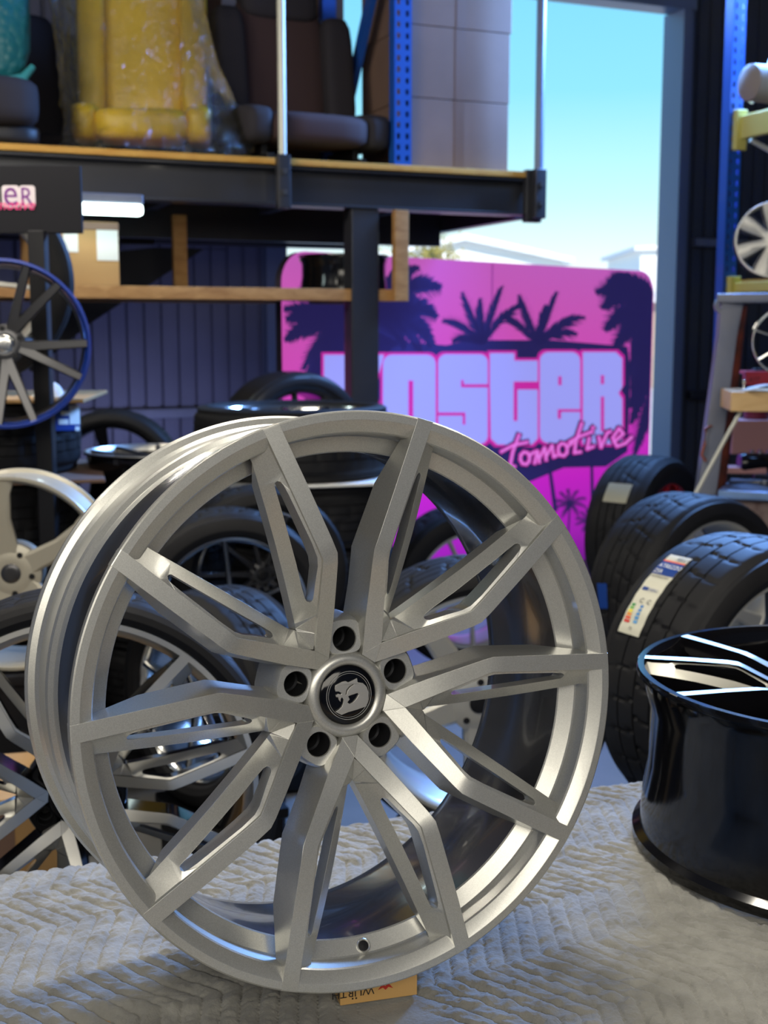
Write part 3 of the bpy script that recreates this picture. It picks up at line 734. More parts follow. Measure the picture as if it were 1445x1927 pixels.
# little box that props the lip
bx0 = FB+Vector((0, 0, 0)); hx = (FB.z-ZT)
px_ = on_z(640, 1893, ZT); pe = on_z(785, 1872, ZT)
bxv = (pe-px_); bxv.z = 0; bl = bxv.length; bxv.normalize(); byv = EZ.cross(bxv)
sb = empty('small_carton', px_+bxv*bl/2+byv*.035, label='small tan carton wedged under the lip of the big silver wheel', cat='box')
Rb = Matrix((bxv, byv, EZ)).transposed()
def bp(x, y, z): return px_+bxv*x+byv*y+EZ*z
bh = max(.02, hx-.001)
mt = mat('tan_card', rgb(190, 150, 90), .6); mr = mat('red_print', rgb(170, 40, 25), .5); mk = mat('black_print', rgb(30, 28, 26), .5)
bm = bmesh.new(); box(bm, bp(bl/2, .06, bh/2), (bl, .12, bh), Rb); child('carton_body', bm, mt, sb, bevel=(.0008, 2))
bm = bmesh.new(); box(bm, bp(bl/2, .06, bh-.0035), (bl+.0006, .1206, .006), Rb); child('red_band', bm, mr, sb)
bm = bmesh.new(); tw_ = max(v.x for v in text_polys('WURTH', .0125)[0])
add_text(bm, 'WURTH', lambda x, y, z: bp(bl*.44-x, -.0004, bh*.50-y), .0125)
for x, y in ((-.0025, .0105), (.0012-.0075, .0105)): box(bm, bp(bl*.44+x-tw_*.38, -.0004, bh*.50-y), (.0016, .0004, .0016), Rb)
child('printed_name', bm, mk, sb)
bm = bmesh.new(); prism2(bm, [(0, 0), (.005, .006), (.008, .003), (.011, .006), (.016, 0), (.011, .002), (.008, -.001), (.005, .002)], 0, .0004, T=lambda x, y, z: bp(bl*.44+.004+x, -.0004-z, bh*.36+y)); child('red_mark', bm, mr, sb)

# black wheel lying face up on the right
bwR = .28
bwheel = make_wheel('alloy_wheel', 'bare black-barrel wheel with polished twin spokes lying face up on the quilt', Vector((BWC.x, BWC.y, ZT+.240)), (0, 0, 1), math.radians(20), R=bwR, style='twin', face='dark_face', side='gloss_black',
    barrel='gloss_black', lip='gloss_black', seg=160, depth=.86)
# ------------------------------------------------------------------ wheels and tyres behind the bench
def yaw_axis(deg, up=0.0): t = math.radians(deg); return Vector((math.sin(t), -math.cos(t), up)).normalized()
def crate(p, ztop, lab, w=.27):
    """black crate that carries a wheel"""
    if ztop < .06: return
    r = empty('plastic_crate', (p.x, p.y, 0), (0, 0, YAW), lab, 'crate')
    bm = bmesh.new(); box(bm, (0, 0, ztop/2-.006), (w, w*.8, ztop-.02)); o = obj('crate_body', bm, M['black'], r, bevel=(.008, 2))
    bm = bmesh.new(); box(bm, (0, 0, ztop-.016), (w+.02, w*.8+.02, .03)); o = obj('crate_rim', bm, M['black'], r, bevel=(.004, 1))
def stand_wheel(px, py, d, yaw, label, up=0.0, crate_lab=None, **k):
    p = at(px, py, d); Rt = k.get('Rt') or k['R']
    ax = yaw_axis(yaw, up); tw = k.get('tw', .22)
    w = make_wheel(k.pop('name', 'wheel'), label, p, ax, math.radians(k.pop('roll', 0)), **k)
    if crate_lab:
        q = p-ax*tw*.5; crate(q, q.z-Rt-.004, crate_lab)
    return w
WIDE5 = [(.10, .10, .10), (.35, .07, .085), (.65, .035, .085), (.975, .015, .12)]
SLIM = [(.14, .11, .045), (.5, .06, .030), (.97, .012, .036)]
# large machined-face wheel close behind the bench on the left
bw = stand_wheel(143, 1513, 1.975, 14, 'tyred wheel with machined twin spokes and black recesses behind the bench at lower left', up=.10, crate_lab='black crate under the machined twin-spoke wheel behind the bench',
    R=.2925, Rt=.332, tw=.23, style='twin', face='machined', side='gloss_black', lip='machined', barrel='gloss_black', roll=13.5, seg=128)
t = obj('tyre', tyre_mesh(.332, .2925*.99, .23, n=220, per=10, skew=.6), M['rubber'], bw, smooth=28)
# its see-through centre shows a carton
p = at(12, 1560, 2.75); r = empty('cardboard_carton', (p.x, p.y, 0), (0, 0, .25), 'yellow-brown carton standing behind the machined twin-spoke wheel', 'carton')
bm = bmesh.new(); box(bm, (0, 0, .27), (.30, .3, .54)); obj('carton_body', bm, M['card'], r, bevel=(.004, 2)); bm = bmesh.new(); box(bm, (0, -.151, .27), (.05, .002, .53)); obj('tape', bm, M['tape'], r)
stand_wheel(440, 1152, 3.62, 14, 'chrome-faced tyred wheel seen through the upper left of the big silver wheel', R=.220, Rt=.290, tw=.20, face='chrome', side='gloss_black', lip='chrome', barrel='chrome', spokes=SLIM, n=5, roll=6, hubr=.24, crate_lab='black crate under the chrome-faced wheel')
stand_wheel(352, 1322, 3.08, -44, 'chrome dished wheel turned to the left, seen low through the big silver wheel', R=.208, Rt=.272, tw=.20, face='chrome', side='chrome', lip='chrome', barrel='chrome', spokes=SLIM, n=7, roll=20, crate_lab='black crate under the dished chrome wheel')
stand_wheel(497, 1085, 3.98, 16, 'dark bronze multi-spoke tyred wheel behind the chrome-faced one', R=.215, Rt=.283, tw=.18, face='gun', lip='chrome', barrel='gun', spokes=SLIM, n=10, roll=14, crate_lab='black crate under the bronze multi-spoke wheel')
stand_wheel(892, 1112, 5.2, 14, 'small tyred wheel with silver spokes seen through the upper right of the big silver wheel', R=.25, Rt=.345, tw=.23, face='silver_bg', spokes=SLIM, n=7, roll=-25, crate_lab='black crate under the small silver-spoke wheel')
stand_wheel(908, 1330, 2.9, 10, 'tyred wheel with broad silver spokes directly behind the big silver wheel', R=.268, Rt=.325, tw=.24, face='silver_bg', spokes=[(.10, .13, .13), (.35, .11, .115), (.7, .05, .10), (.975, .02, .14)], n=5, roll=-38, hubr=.27,
    crate_lab='black crate under the broad-spoke silver wheel', tyre_kw=dict(n=220, per=10, skew=1.2))
# the three tyred wheels on the right
wC = stand_wheel(1258, 1006, 5.2, 50, 'tyred wheel with a red rim and silver tape on its tread, rearmost at right', R=.215, Rt=.325, tw=.215, face='red_rim', spokes=SLIM, n=8, crate_lab='black crate under the red-rimmed wheel', tyre_kw=dict(n=240, per=12, skew=2.2, groove=.009))
tyC = make_wheel.tyre
wB = stand_wheel(1345, 1132, 4.0, 33, 'tyred wheel with broad silver spokes, middle of the three at right', R=.262, Rt=.336, tw=.235, face='silver_bg', spokes=WIDE5, n=5, roll=30, crate_lab='black crate under the middle tyred wheel at right', tyre_kw=dict(n=260, per=10, skew=1.6))
wA = stand_wheel(1482, 1312, 2.7, 30, 'new tyred wheel with a paper tyre label, nearest of the three at right', R=.262, Rt=.335, tw=.24, face='silver_bg', side='gun', lip='silver_bg', barrel='gun', spokes=SLIM, n=10, roll=10, crate_lab='black crate under the labelled tyre at right', tyre_kw=dict(n=300, per=10, skew=.8, ribs=3))
tyA = make_wheel.tyre

def on_tyre(Rt, tw, root, px, py):
    """cylinder coordinates (angle, z) of the tread point seen at a pixel"""
    Mi = root.rotation_euler.to_matrix().transposed(); o = Mi@(CAMP-root.location); d = Mi@ray(px, py)
    a = d.x**2+d.y**2; b = o.x*d.x+o.y*d.y; c = o.x**2+o.y**2-Rt**2; disc = b*b-a*c
    if disc < 0: return None
    t = (-b-math.sqrt(disc))/a; q = o+d*t
    return math.atan2(q.x, q.y), q.z
def cyl(Rt, ang, z, h=0.0): return Vector(((Rt+h)*math.sin(ang), (Rt+h)*math.cos(ang), z))
# the paper label on the nearest tyre: (u across the tread, v around it) in metres
RA = .335
aT, zT = on_tyre(RA, .24, wA, 1277, 1047); aB2, zB2 = on_tyre(RA, .24, wA, 1190, 1196)
zc = (zT+zB2)/2-.002; hw_ = .033; Lb = abs(aB2-aT)*RA; sgn = 1 if aB2 < aT else -1
def lab_T(off):
    return lambda u, v, z=0: cyl(RA, aT-sgn*(v/RA), zc+u, off+z)
def label_patch(name, u0, u1, v0, v1, off, m, parent):
    bm = bmesh.new(); n = max(2, int(abs(v1-v0)/.006)+1); T = lab_T(off); k = 0.0006
    rows = []
    for i in range(n+1):
        v = v0+(v1-v0)*i/n; w_ = .0006*math.sin(v*160) if off < .002 else .0006*math.sin(v*160)
        rows.append([bm.verts.new(T(u0, v, w_-k)), bm.verts.new(T(u0, v, w_)), bm.verts.new(T(u1, v, w_)), bm.verts.new(T(u1, v, w_-k))])
    for a, b in zip(rows, rows[1:]):
        for j in range(4): bm.faces.new((a[j], a[(j+1) % 4], b[(j+1) % 4], b[j]))
    bm.faces.new(rows[0][::-1]); bm.faces.new(rows[-1])
    return obj(name, bm, m, parent, smooth=40)
cream = mat('label_paper', rgb(205, 203, 185), .35); navy = mat('label_blue', rgb(28, 62, 135), .35); dkp = mat('label_print', rgb(40, 40, 45), .5)
wh = mat('label_white', rgb(235, 235, 225), .4); org = mat('label_orange', rgb(225, 110, 70), .5)
lb = label_patch('tyre_label', -hw_, hw_, 0, Lb, .0010, cream, tyA)
label_patch('label_band', -hw_, hw_, Lb*.115, Lb*.30, .0022, navy, lb)
label_patch('label_stripe', -hw_, hw_, Lb*.095, Lb*.118, .0022, org, lb)
def label_text(s, u, v, size, m, nm='label_text', shear=0):
    T = lab_T(.0032); bm = bmesh.new(); vs, fs = text_polys(s, size, shear)
    # reading direction runs across the tread; u grows to the left of the picture
    nv = [bm.verts.new(T(uflip*(u+a.x), v-a.y)) for a in vs]
    for f in fs:
        try: bm.faces.new([nv[i] for i in f])
        except ValueError: pass
    return obj(nm, bm, m, lb)
q0 = on_tyre(RA, .24, wA, 1190, 1120); q1 = on_tyre(RA, .24, wA, 1230, 1120); uflip = 1 if q1[1] > q0[1] else -1
label_text('AJLU', -.002, Lb*.082, .0155, dkp, shear=.3)
label_text('ATREZZO', -.031, Lb*.205, .0155, wh); label_text('ZSR', -.031, Lb*.285, .0150, wh)
label_text('245/35R20 95Y', -.029, Lb*.345, .0088, dkp)
label_patch('energy_mark', uflip*-.026, uflip*-.010, Lb*.475, Lb*.515, .0022, navy, lb); label_text('ENERG', -.008, Lb*.515, .0098, navy)
label_text('C', -.010, Lb*.66, .016, dkp); label_text('C', .012, Lb*.66, .016, dkp)
for i, c_ in enumerate(((50, 140, 70), (110, 175, 80), (230, 215, 60), (230, 150, 60), (225, 90, 60), (205, 50, 45))):
    v = Lb*(.68+.036*i); label_patch('energy_bar', uflip*-.027, uflip*(-.017+.0012*i), v, v+Lb*.027, .0022, mat('bar_colour', rgb(*c_), .5), lb)
for i in range(5):
    v = Lb*(.68+.042*i); label_patch('energy_bar', uflip*.0, uflip*(.008+.001*i), v, v+Lb*.030, .0022, mat('bar_colour', rgb(60+8*i, 125+8*i, 190+5*i), .5), lb)
label_text('72', -.004, Lb*.955, .010, dkp)
# blue sticker on the middle tyre, just showing beside the big wheel
tyB = [c for c in wB.children if c.name.startswith('tyre')][0]
q = [on_tyre(.336, .235, wB, *p) for p in ((1124, 1098), (1142, 1098), (1144, 1145), (1128, 1145))]
if all(q):
    bm = bmesh.new(); vs = [bm.verts.new(cyl(.336, a_, z_, .0022)) for a_, z_ in q]; bm.faces.new(vs); vs2 = [bm.verts.new(cyl(.336, a_, z_, .0012)) for a_, z_ in q]; bm.faces.new(vs2[::-1])
    for i in range(4): bm.faces.new((vs[i], vs2[i], vs2[(i+1) % 4], vs[(i+1) % 4]))
    obj('blue_sticker', bm, navy, tyB)
# silver tape patch on the rear tyre
RC = .325; q = [on_tyre(RC, .215, wC, *p) for p in ((1150, 910), (1185, 912), (1178, 948), (1134, 942))]
za, zb = min(x[1] for x in q), max(x[1] for x in q); aa, ab = min(x[0] for x in q), max(x[0] for x in q)
bm = bmesh.new(); n = 10; g = [[bm.verts.new(cyl(RC, aa+(ab-aa)*i/n, za+(zb-za)*j/6, .002+.0015*noise.noise(Vector((i*1.3, j*.9, 0))))) for j in range(7)] for i in range(n+1)]
for i in range(n):
    for j in range(6): bm.faces.new((g[i][j], g[i+1][j], g[i+1][j+1], g[i][j+1]))
obj('tape_patch', bm, mat('crumpled_tape', rgb(170, 168, 148), .35, .4), tyC, smooth=60)

# pale silver five-spoke wheel, lower left
stand_wheel(18, 1082, 3.0, 6, 'bare pale silver five-spoke wheel at the left edge above the machined wheel', name='alloy_wheel', R=.238, tw=.2, face='champ', spokes=[(.10, .08, .14), (.30, .07, .11), (.55, .04, .10), (.80, .02, .15), (.975, .012, .24)], n=5, roll=9,
    hubr=.30, capr=.10, hubz=.07, cap='gun', crate_lab='black crate under the pale silver five-spoke wheel', depth=.8)

# lying tyres -----------------------------------------------------------------
def flat_tyre(x, y, z0, Rt, h, label, rim=None, face='chrome', group=None, rot=0.0, mt='rubber'):
    """tyre lying on its side; with a wheel in it when rim is given"""
    if rim:
        w = make_wheel('wheel', label, (x, y, z0+h), (0, 0, 1), rot, R=rim, Rt=Rt, tw=h, face=face, side='gloss_black', lip=face, spokes=SLIM, n=10, group=group, tyre_mat=mt); return w
    bm = tyre_mesh(Rt, Rt-.085, h, n=144, per=6)
    o = obj('tyre', bm, M[mt], None, smooth=28); o.location = (x, y, z0+h); o.rotation_euler = (0, 0, rot)
    return tag(o, label, 'tyre', group)
def board(x, y, z, sx, sy, rot, label, m='card'):
    bm = bmesh.new(); box(bm, (0, 0, .006), (sx, sy, .012)); o = obj('packing_sheet', bm, M[m], None, bevel=(.002, 1)); o.location = (x, y, z); o.rotation_euler = (0, 0, rot)
    return tag(o, label, 'packing sheet')
G = .010                                                         # the sidewalls bulge past the nominal width
# middle stack
p = at(550, 770, 4.72); zt = p.z; h = .225
x, y = p.x, p.y
flat_tyre(x, y, zt-h, .372, h, 'chrome-rimmed wheel lying flat on top of the stack left of the steel column', rim=.30, face='chrome', rot=.2)
zc1 = on_z
board(x+.06, y, zt-h-.020-.012, .74, .70, .3, 'pale packing sheet under the top wheel of the middle stack', 'paper')
zz = zt-h-.034; n = 4; hh = zz/n-.0375
names = ['bottom tyre of the stack left of the steel column', 'second tyre from the floor in the stack left of the steel column', 'third tyre from the floor in the stack left of the steel column', 'tyre just below the pale sheet in the stack left of the steel column']
for i in range(n): flat_tyre(x+.06+.012*math.sin(i*2.1), y+.02, .0185+i*(hh+.0372), .335, hh, names[i], rot=i*.7)
# dressed tyre standing behind it
stand_wheel(572, 848, 5.5, 34, 'glossy dressed tyre standing behind the top of the middle stack', R=.270, Rt=.346, tw=.22, face='gun', spokes=SLIM, n=10, roll=8, tyre_mat='rubber_gl', crate_lab='black crate under the glossy dressed tyre', tyre_kw=dict(n=180, per=0))
# left stack
p = at(-46, 742, 4.1); x, y = p.x, p.y; zt = p.z
board(x+.02, y, zt-.014, .74, .62, .1, 'thin packing sheet on top of the left tyre stack', 'card')
h = .200; z1 = zt-.014-.019-h; flat_tyre(x, y, z1, .333, h, 'tyre with a blue and white label, topmost of the left stack', rot=.1)
lt = bpy.data.objects['tyre.004'] if 'tyre.004' in bpy.data.objects else None
board(x+.02, y-.01, z1-.031, .76, .66, .25, 'brown packing sheet below the labelled tyre of the left stack', 'card_dk')
zz = z1-.033; n = 4; hh = zz/n-.0375
names = ['bottom tyre of the left stack', 'second tyre from the floor in the left stack', 'third tyre from the floor in the left stack', 'tyre below the brown packing sheet in the left stack']
for i in range(n): flat_tyre(x+.01*math.sin(i*1.7), y, .0185+i*(hh+.0372), .335, hh, names[i], rot=i*.9)
# label wrapped round that top tyre
tl = [o for o in bpy.data.objects if o.get('label') == 'tyre with a blue and white label, topmost of the left stack'][0]
def wrap(name, px0, px1, py0, py1, m, off=.002):
    Rl = .333; o_ = CAMP-Vector((x, y, 0)); bm = bmesh.new(); rows = []
    def hit(px, py):
        d = ray(px, py); a = d.x**2+d.y**2; b = o_.x*d.x+o_.y*d.y; c = o_.x**2+o_.y**2-Rl**2; t_ = (-b-math.sqrt(max(0, b*b-a*c)))/a; q = o_+d*t_
        return math.atan2(q.x, q.y), q.z
    for i in range(7):
        px = px0+(px1-px0)*i/6; a, z_ = hit(px, py0); a2, z2 = hit(px, py1)
        rows.append([bm.verts.new(Vector(((Rl+off)*math.sin(a), (Rl+off)*math.cos(a), q_-(z1+h)))) for q_ in (z_, z2)])
    for a, b in zip(rows, rows[1:]): bm.faces.new((a[0], a[1], b[1], b[0]))
    return obj(name, bm, m, tl, smooth=60)
w0 = wrap('tyre_label', 88, 143, 764, 812, navy); 
for a in ((118, 143, 764, 800), (95, 116, 790, 800), (100, 130, 775, 783), (132, 143, 804, 812)): wrap('label_print', *a, wh, .003)
# pale cap lying on the sheet
p = at(166, 738, 4.05); bm = bmesh.new(); bmesh.ops.create_uvsphere(bm, u_segments=20, v_segments=12, radius=1)
for v in bm.verts: v.co = Vector((v.co.x*.045+.0, v.co.y*.05, max(-.0, v.co.z)*.048)); v.co.x += .0 if v.co.z > .01 else .012*v.co.x/.045
o = obj('white_cap', bm, M['paper'], None, smooth=60); o.location = (x+.28, y-.14, zt); tag(o, 'small white cloth cap lying on the left tyre stack', 'cap')
# wheel standing on the left stack
stand_wheel(-62, 527, 3.95, 16, 'tyred wheel with slim silver spokes standing on the left stack behind the black sign', R=.25, Rt=.333, tw=.2, face='silver_bg', spokes=SLIM, n=5, roll=48, tyre_kw=dict(n=180, per=6))
# behind, between the stacks
stand_wheel(208, 905, 5.5, 4, 'black tyred wheel with a glossy lip standing right of the left stack', R=.25, Rt=.31, tw=.2, face='gloss_black', spokes=WIDE5, n=5, roll=10, crate_lab='black crate under the glossy-lipped black wheel')
p = at(300, 846, 4.28); make_wheel('alloy_wheel', 'bare wheel with a silver lip lying flat behind the big silver wheel at left', (p.x, p.y, p.z), (0, 0, 1), .2, R=.255, face='gun', lip='machined', barrel='gloss_black', spokes=SLIM, n=10, seg=96)
zz = p.z-.255*.80-.004; n = 4; hh = zz/n-.0375
for i, nm in enumerate(('bottom tyre under the flat silver-lipped wheel', 'second tyre from the floor under the flat silver-lipped wheel', 'third tyre from the floor under the flat silver-lipped wheel', 'topmost tyre under the flat silver-lipped wheel')):
    flat_tyre(p.x+.01*math.sin(i), p.y, .0185+i*(hh+.0372), .25, hh, nm, rot=i)

# display stand with the blue-lipped wheel --------------------------------------
p = at(8, 648, 3.5)
make_wheel('alloy_wheel', 'gunmetal ten-spoke wheel with a blue outer lip on the display stand', p, yaw_axis(15), math.radians(42), R=.238, style=math.radians(12.5), n=5, face='gun', side='gun', lip='blue_lip', barrel='gun', spokes=[(.17, .13, .075), (.5, .07, .058), (.96, .02, .050)], back=.12, hubr=.24, cap='chrome', capr=.11, hubz=.12, seg=128)
s = empty('display_stand', (p.x+.03, p.y+.30, 0), label='black pole stand that carries the blue-lipped wheel and the name board', cat='display stand')
bm = bmesh.new(); box(bm, (p.x+.03, p.y+.28, (at(15, 437, 3.78).z)/2+.02), (.05, .05, at(15, 437, 3.78).z-.04)); child('pole', bm, M['black'], s, bevel=(.003, 1))
bm = bmesh.new(); box(bm, (p.x+.03, p.y+.10, .012), (.5, .40, .02)); child('base', bm, M['black'], s, bevel=(.004, 1))
bm = bmesh.new(); tube(bm, [(p.x, p.y+.115, p.z), (p.x+.0, p.y+.26, p.z)], .022, 14); child('arm', bm, M['hole'], s, smooth=40)
c0_, c1_ = at(-150, 312, 3.72), at(152, 438, 3.72)
bm = bmesh.new(); box(bm, ((c0_.x+c1_.x)/2, c0_.y, (c0_.z+c1_.z)/2), (c1_.x-c0_.x, .018, c0_.z-c1_.z)); nb = child('name_board', bm, mat('board_black', rgb(24, 24, 29), .8, spec=.2), s, bevel=(.002, 1))
pk = mat('board_pink', rgb(225, 60, 130), .5); pw = mat('board_white', rgb(200, 190, 195), .5); pp = mat('board_purple', rgb(105, 30, 120), .5)
def bpt(px, py, off): q = at(px, py, 3.72); return Vector((q.x, c0_.y-.0095-off, q.z))
def rounded(x0, y0, x1, y1, r, n=5, c=(1, 1, 1, 1)):
    out = []
    for (cx_, cy_, a0_, k) in ((x1-r, y0+r, -90, c[1]), (x1-r, y1-r, 0, c[2]), (x0+r, y1-r, 90, c[3]), (x0+r, y0+r, 180, c[0])):
        if not k:
            out.append((x1 if cx_ > (x0+x1)/2 else x0, y0 if cy_ < (y0+y1)/2 else y1)); continue
        for i in range(n+1):
            a = math.radians(a0_+90*i/n); out.append((cx_+r*math.cos(a), cy_+r*math.sin(a)))
    return out
bm = bmesh.new()
for x0, x1 in ((-105, -78), (-82, -52), (-56, -26), (-30, -2), (3, 36), (36, 66)): prism2(bm, rounded(x0, 349, x1, 390, 6), 0, .001, T=lambda a, b, z: bpt(a, b, .0+z))
lw = obj('board_lettering', bm, pw, nb)
bm = bmesh.new()
for x0, x1, ch in ((-105, -78, 'K'), (-82, -52, 'O'), (-56, -26, 'S'), (-30, -2, 't'), (3, 36, 'e'), (36, 66, 'R')):
    vs, fs = text_polys(ch, 1.0); xs = [v.x for v in vs]; ys = [v.y for v in vs]
    def m_(v): return bpt(x0+4+(x1-x0-8)*(v.x-min(xs))/(max(xs)-min(xs)), 387-34*(v.y-min(ys))/(max(ys)-min(ys)), .0016)
    nv = [bm.verts.new(m_(v)) for v in vs]
    for f in fs:
        try: bm.faces.new([nv[i] for i in f])
        except ValueError: pass
o = obj('board_lettering', bm, pp, nb)
bm = bmesh.new(); add_text(bm, 'automotive', lambda a, b, z: bpt(-60+a, 394-b, .0026), 27, .3)
o = obj('board_lettering', bm, pk, nb)
# ------------------------------------------------------------------ the pink display wall
S0, S1 = at(530, 600, 6.3), at(1229, 600, 8.55); S0.z = S1.z = 0
SX = (S1-S0).normalized(); SN = SX.cross(EZ)                      # SN faces the camera
if SN.y > 0: SN = -SN
def sp(px, py, off=0.0): return on_pl(px, py, S0, SN)+SN*off
zTop = sp(765, 484).z; SL = (S1-S0).length
sg = empty('display_wall', (S0+S1)/2, label='magenta backlit display wall with black palm trees and the large shop name', cat='display wall')
def sxy(px, py): q = sp(px, py); return (q-S0).dot(SX), q.z
def grad(name, stops, s, base=.3):
    m = mat(name, (0.3, 0.05, 0.3, 1), .7); n = m.node_tree.nodes; Lk = m.node_tree.links; p = n['Principled BSDF']
    g = n.new('ShaderNodeNewGeometry'); sx_ = n.new('ShaderNodeSeparateXYZ'); Lk.new(g.outputs['Position'], sx_.inputs[0])
    mr_ = n.new('ShaderNodeMapRange'); mr_.inputs['From Min'].default_value = 0; mr_.inputs['From Max'].default_value = zTop; Lk.new(sx_.outputs['Z'], mr_.inputs[0])
    r = n.new('ShaderNodeValToRGB'); e_ = r.color_ramp.elements; e_[0].position = stops[0][0]; e_[0].color = stops[0][1]; e_[1].position = stops[-1][0]; e_[1].color = stops[-1][1]
    for q_, c_ in stops[1:-1]: x_ = e_.new(q_); x_.color = c_
    Lk.new(mr_.outputs[0], r.inputs[0]); Lk.new(r.outputs[0], p.inputs['Emission Color']); p.inputs['Emission Strength'].default_value = s
    hs = n.new('ShaderNodeHueSaturation'); hs.inputs['Value'].default_value = base; Lk.new(r.outputs[0], hs.inputs['Color']); Lk.new(hs.outputs[0], p.inputs['Base Color'])
    p.inputs['Specular IOR Level'].default_value = .1
    return m
PK = grad('backlit_fabric', [(0.0, rgb(120, 30, 150)), (.12, rgb(175, 38, 190)), (.30, rgb(206, 40, 205)), (.6, rgb(222, 74, 190)), (.85, rgb(212, 92, 190)), (1.0, rgb(205, 100, 195))], .80)  # emission stands in for daylight coming through the translucent fabric
NV = mat('printed_navy', rgb(52, 46, 100), .7, emis=rgb(50, 44, 105), es=.5); NV.node_tree.nodes['Principled BSDF'].inputs['Specular IOR Level'].default_value = .1
MG = mat('printed_magenta', rgb(120, 20, 90), .7, emis=rgb(205, 42, 165), es=.85)
PW = mat('white_print_skylit', rgb(90, 92, 150), .7, emis=rgb(158, 160, 246), es=.92)  # white letters; the blue sky behind them is put into colour and glow
PL = mat('printed_pink', rgb(130, 60, 120), .7, emis=rgb(228, 130, 232), es=.9)
bm = bmesh.new()
prism2(bm, rounded(0.002, -.0, SL-.002, zTop-.002, .16, 8, (0, 0, 1, 1)) , -.05, -.0015, T=lambda x, y, z: S0+SX*x+EZ*max(.004, y)+SN*z)
child('panel_frame', bm, mat('panel_back', rgb(60, 55, 70), .8), sg)
bm = bmesh.new(); prism2(bm, rounded(0, -.0, SL, zTop, .16, 8, (0, 0, 1, 1)), None, 0, T=lambda x, y, z: S0+SX*x+EZ*max(.004, y)+SN*z)
child('fabric_face', bm, PK, sg)
bm = bmesh.new(); x = sxy(925, 500)[0]; prism2(bm, [(x, 0), (x+.012, 0), (x+.012, zTop-.01), (x, zTop-.01)], 0, .0015, T=lambda x, y, z: S0+SX*x+EZ*max(.004, y)+SN*z)
child('panel_seam', bm, mat('fabric_seam', rgb(120, 50, 120), .8, emis=rgb(175, 70, 165), es=.6), sg)
# rounded() uses y downwards, the panel needs its top corners rounded
def art(polys, off, th, m, name='print'):
    bm = bmesh.new()
    for poly in polys:
        q = [sxy(*p) for p in poly]
        q = [(min(max(a, .012), SL-.012), min(max(b, .02), zTop-.012)) for a, b in q]
        ar = sum(q[i][0]*q[(i+1) % len(q)][1]-q[(i+1) % len(q)][0]*q[i][1] for i in range(len(q)))
        if abs(ar) < 1e-6: continue
        try: prism2(bm, q, off, off+th, T=lambda x, y, z: S0+SX*x+EZ*y+SN*z)
        except Exception: pass
    return child(name, bm, m, sg)
rnd = random.Random(5)
def frond(x0, y0, x1, y1, sag, w, n=24, lean=.85):
    """a palm frond in picture units: curved rib and leaflets on both sides"""
    out = []; mx, my = (x0+x1)/2, (y0+y1)/2-sag
    pt = lambda t: ((1-t)**2*x0+2*t*(1-t)*mx+t*t*x1, (1-t)**2*y0+2*t*(1-t)*my+t*t*y1)
    rib = [pt(i/12) for i in range(13)]; up, lo = [], []
    for i, (x, y) in enumerate(rib):
        a, b = rib[max(0, i-1)], rib[min(12, i+1)]; dx, dy = b[0]-a[0], b[1]-a[1]; l = math.hypot(dx, dy) or 1; h = w*.10*(1.25-i/12)
        up.append((x-dy/l*h, y+dx/l*h)); lo.append((x+dy/l*h, y-dx/l*h))
    out.append(up+lo[::-1])
    for i in range(n):
        t = .06+.92*i/n; x, y = pt(t); x2, y2 = pt(min(1, t+.03)); dx, dy = x2-x, y2-y; l = math.hypot(dx, dy) or 1; dx /= l; dy /= l
        ln = w*(math.sin(PI*min(1, .18+t*.8))**.7)*(.85+.3*rnd.random())
        for s in (-1, 1):
            a = lean*(.9+.25*rnd.random())*(1-.35*t)+.15
            ex, ey = dx*math.cos(a)-s*dy*math.sin(a), dy*math.cos(a)+s*dx*math.sin(a)
            g = w*.17
            out.append([(x-dx*g, y-dy*g), (x+ex*ln*.55-dx*g*.5+ey*g*.5, y+ey*ln*.55-dy*g*.5-ex*g*.5), (x+ex*ln, y+ey*ln+.06*ln), (x+dx*g, y+dy*g)])
    return out
P_ = []
for f in ((650, 605, 536, 600, 34, 34), (660, 590, 560, 545, 12, 30), (700, 600, 822, 600, 40, 40), (705, 580, 800, 690, 50, 30), (640, 612, 532, 640, 40, 34), (650, 600, 530, 580, 22, 26), (660, 600, 565, 700, 50, 30), (690, 590, 812, 655, 62, 46), (700, 575, 830, 545, 30, 38), (700, 560, 790, 505, 12, 26), (700, 585, 760, 660, 30, 30), (640, 600, 600, 560, 10, 20)): P_ += frond(*f)
for bx, fs in ((908, ((870, 548, 4), (947, 536, 2), (832, 602, 26), (988, 572, 20), (850, 640, 22), (905, 560, 0))), (1012, ((977, 553, 4), (1050, 548, 2), (1102, 600, 24), (940, 590, 20), (1085, 632, 18), (1030, 575, 0)))):
    for x, y, s in fs: P_ += frond(bx, 648, x, y, s, 24, 16, .5)
for f in ((1226, 560, 1128, 580, 44, 34), (1226, 545, 1140, 530, 24, 30), (1226, 600, 1150, 660, 44, 30), (1224, 680, 1184, 800, 8, 26), (1228, 575, 1118, 548, 34, 30), (1228, 560, 1150, 518, 10, 26), (1228, 585, 1134, 622, 46, 34), (1226, 590, 1180, 700, 20, 24), (1226, 640, 1182, 770, 6, 26), (1224, 600, 1205, 690, 4, 24), (1226, 740, 1185, 730, 20, 16), (1226, 730, 1190, 860, 2, 22), (1224, 700, 1196, 640, 0, 20)): P_ += frond(*f)
for cx_, cy_, sc_ in ((1072, 950, 1.0), (1107, 982, .8), (1166, 1010, .7)):
    for a in (-165, -125, -95, -60, -20, 15, 165, 60, 120): P_ += frond(cx_, cy_, cx_+34*sc_*math.cos(math.radians(a)), cy_+30*sc_*math.sin(math.radians(a)), 9*sc_, 9*sc_, 8, .7)
    P_.append([(cx_-1.6, cy_), (cx_+1.6, cy_), (cx_-4, cy_+90), (cx_-7, cy_+90)])
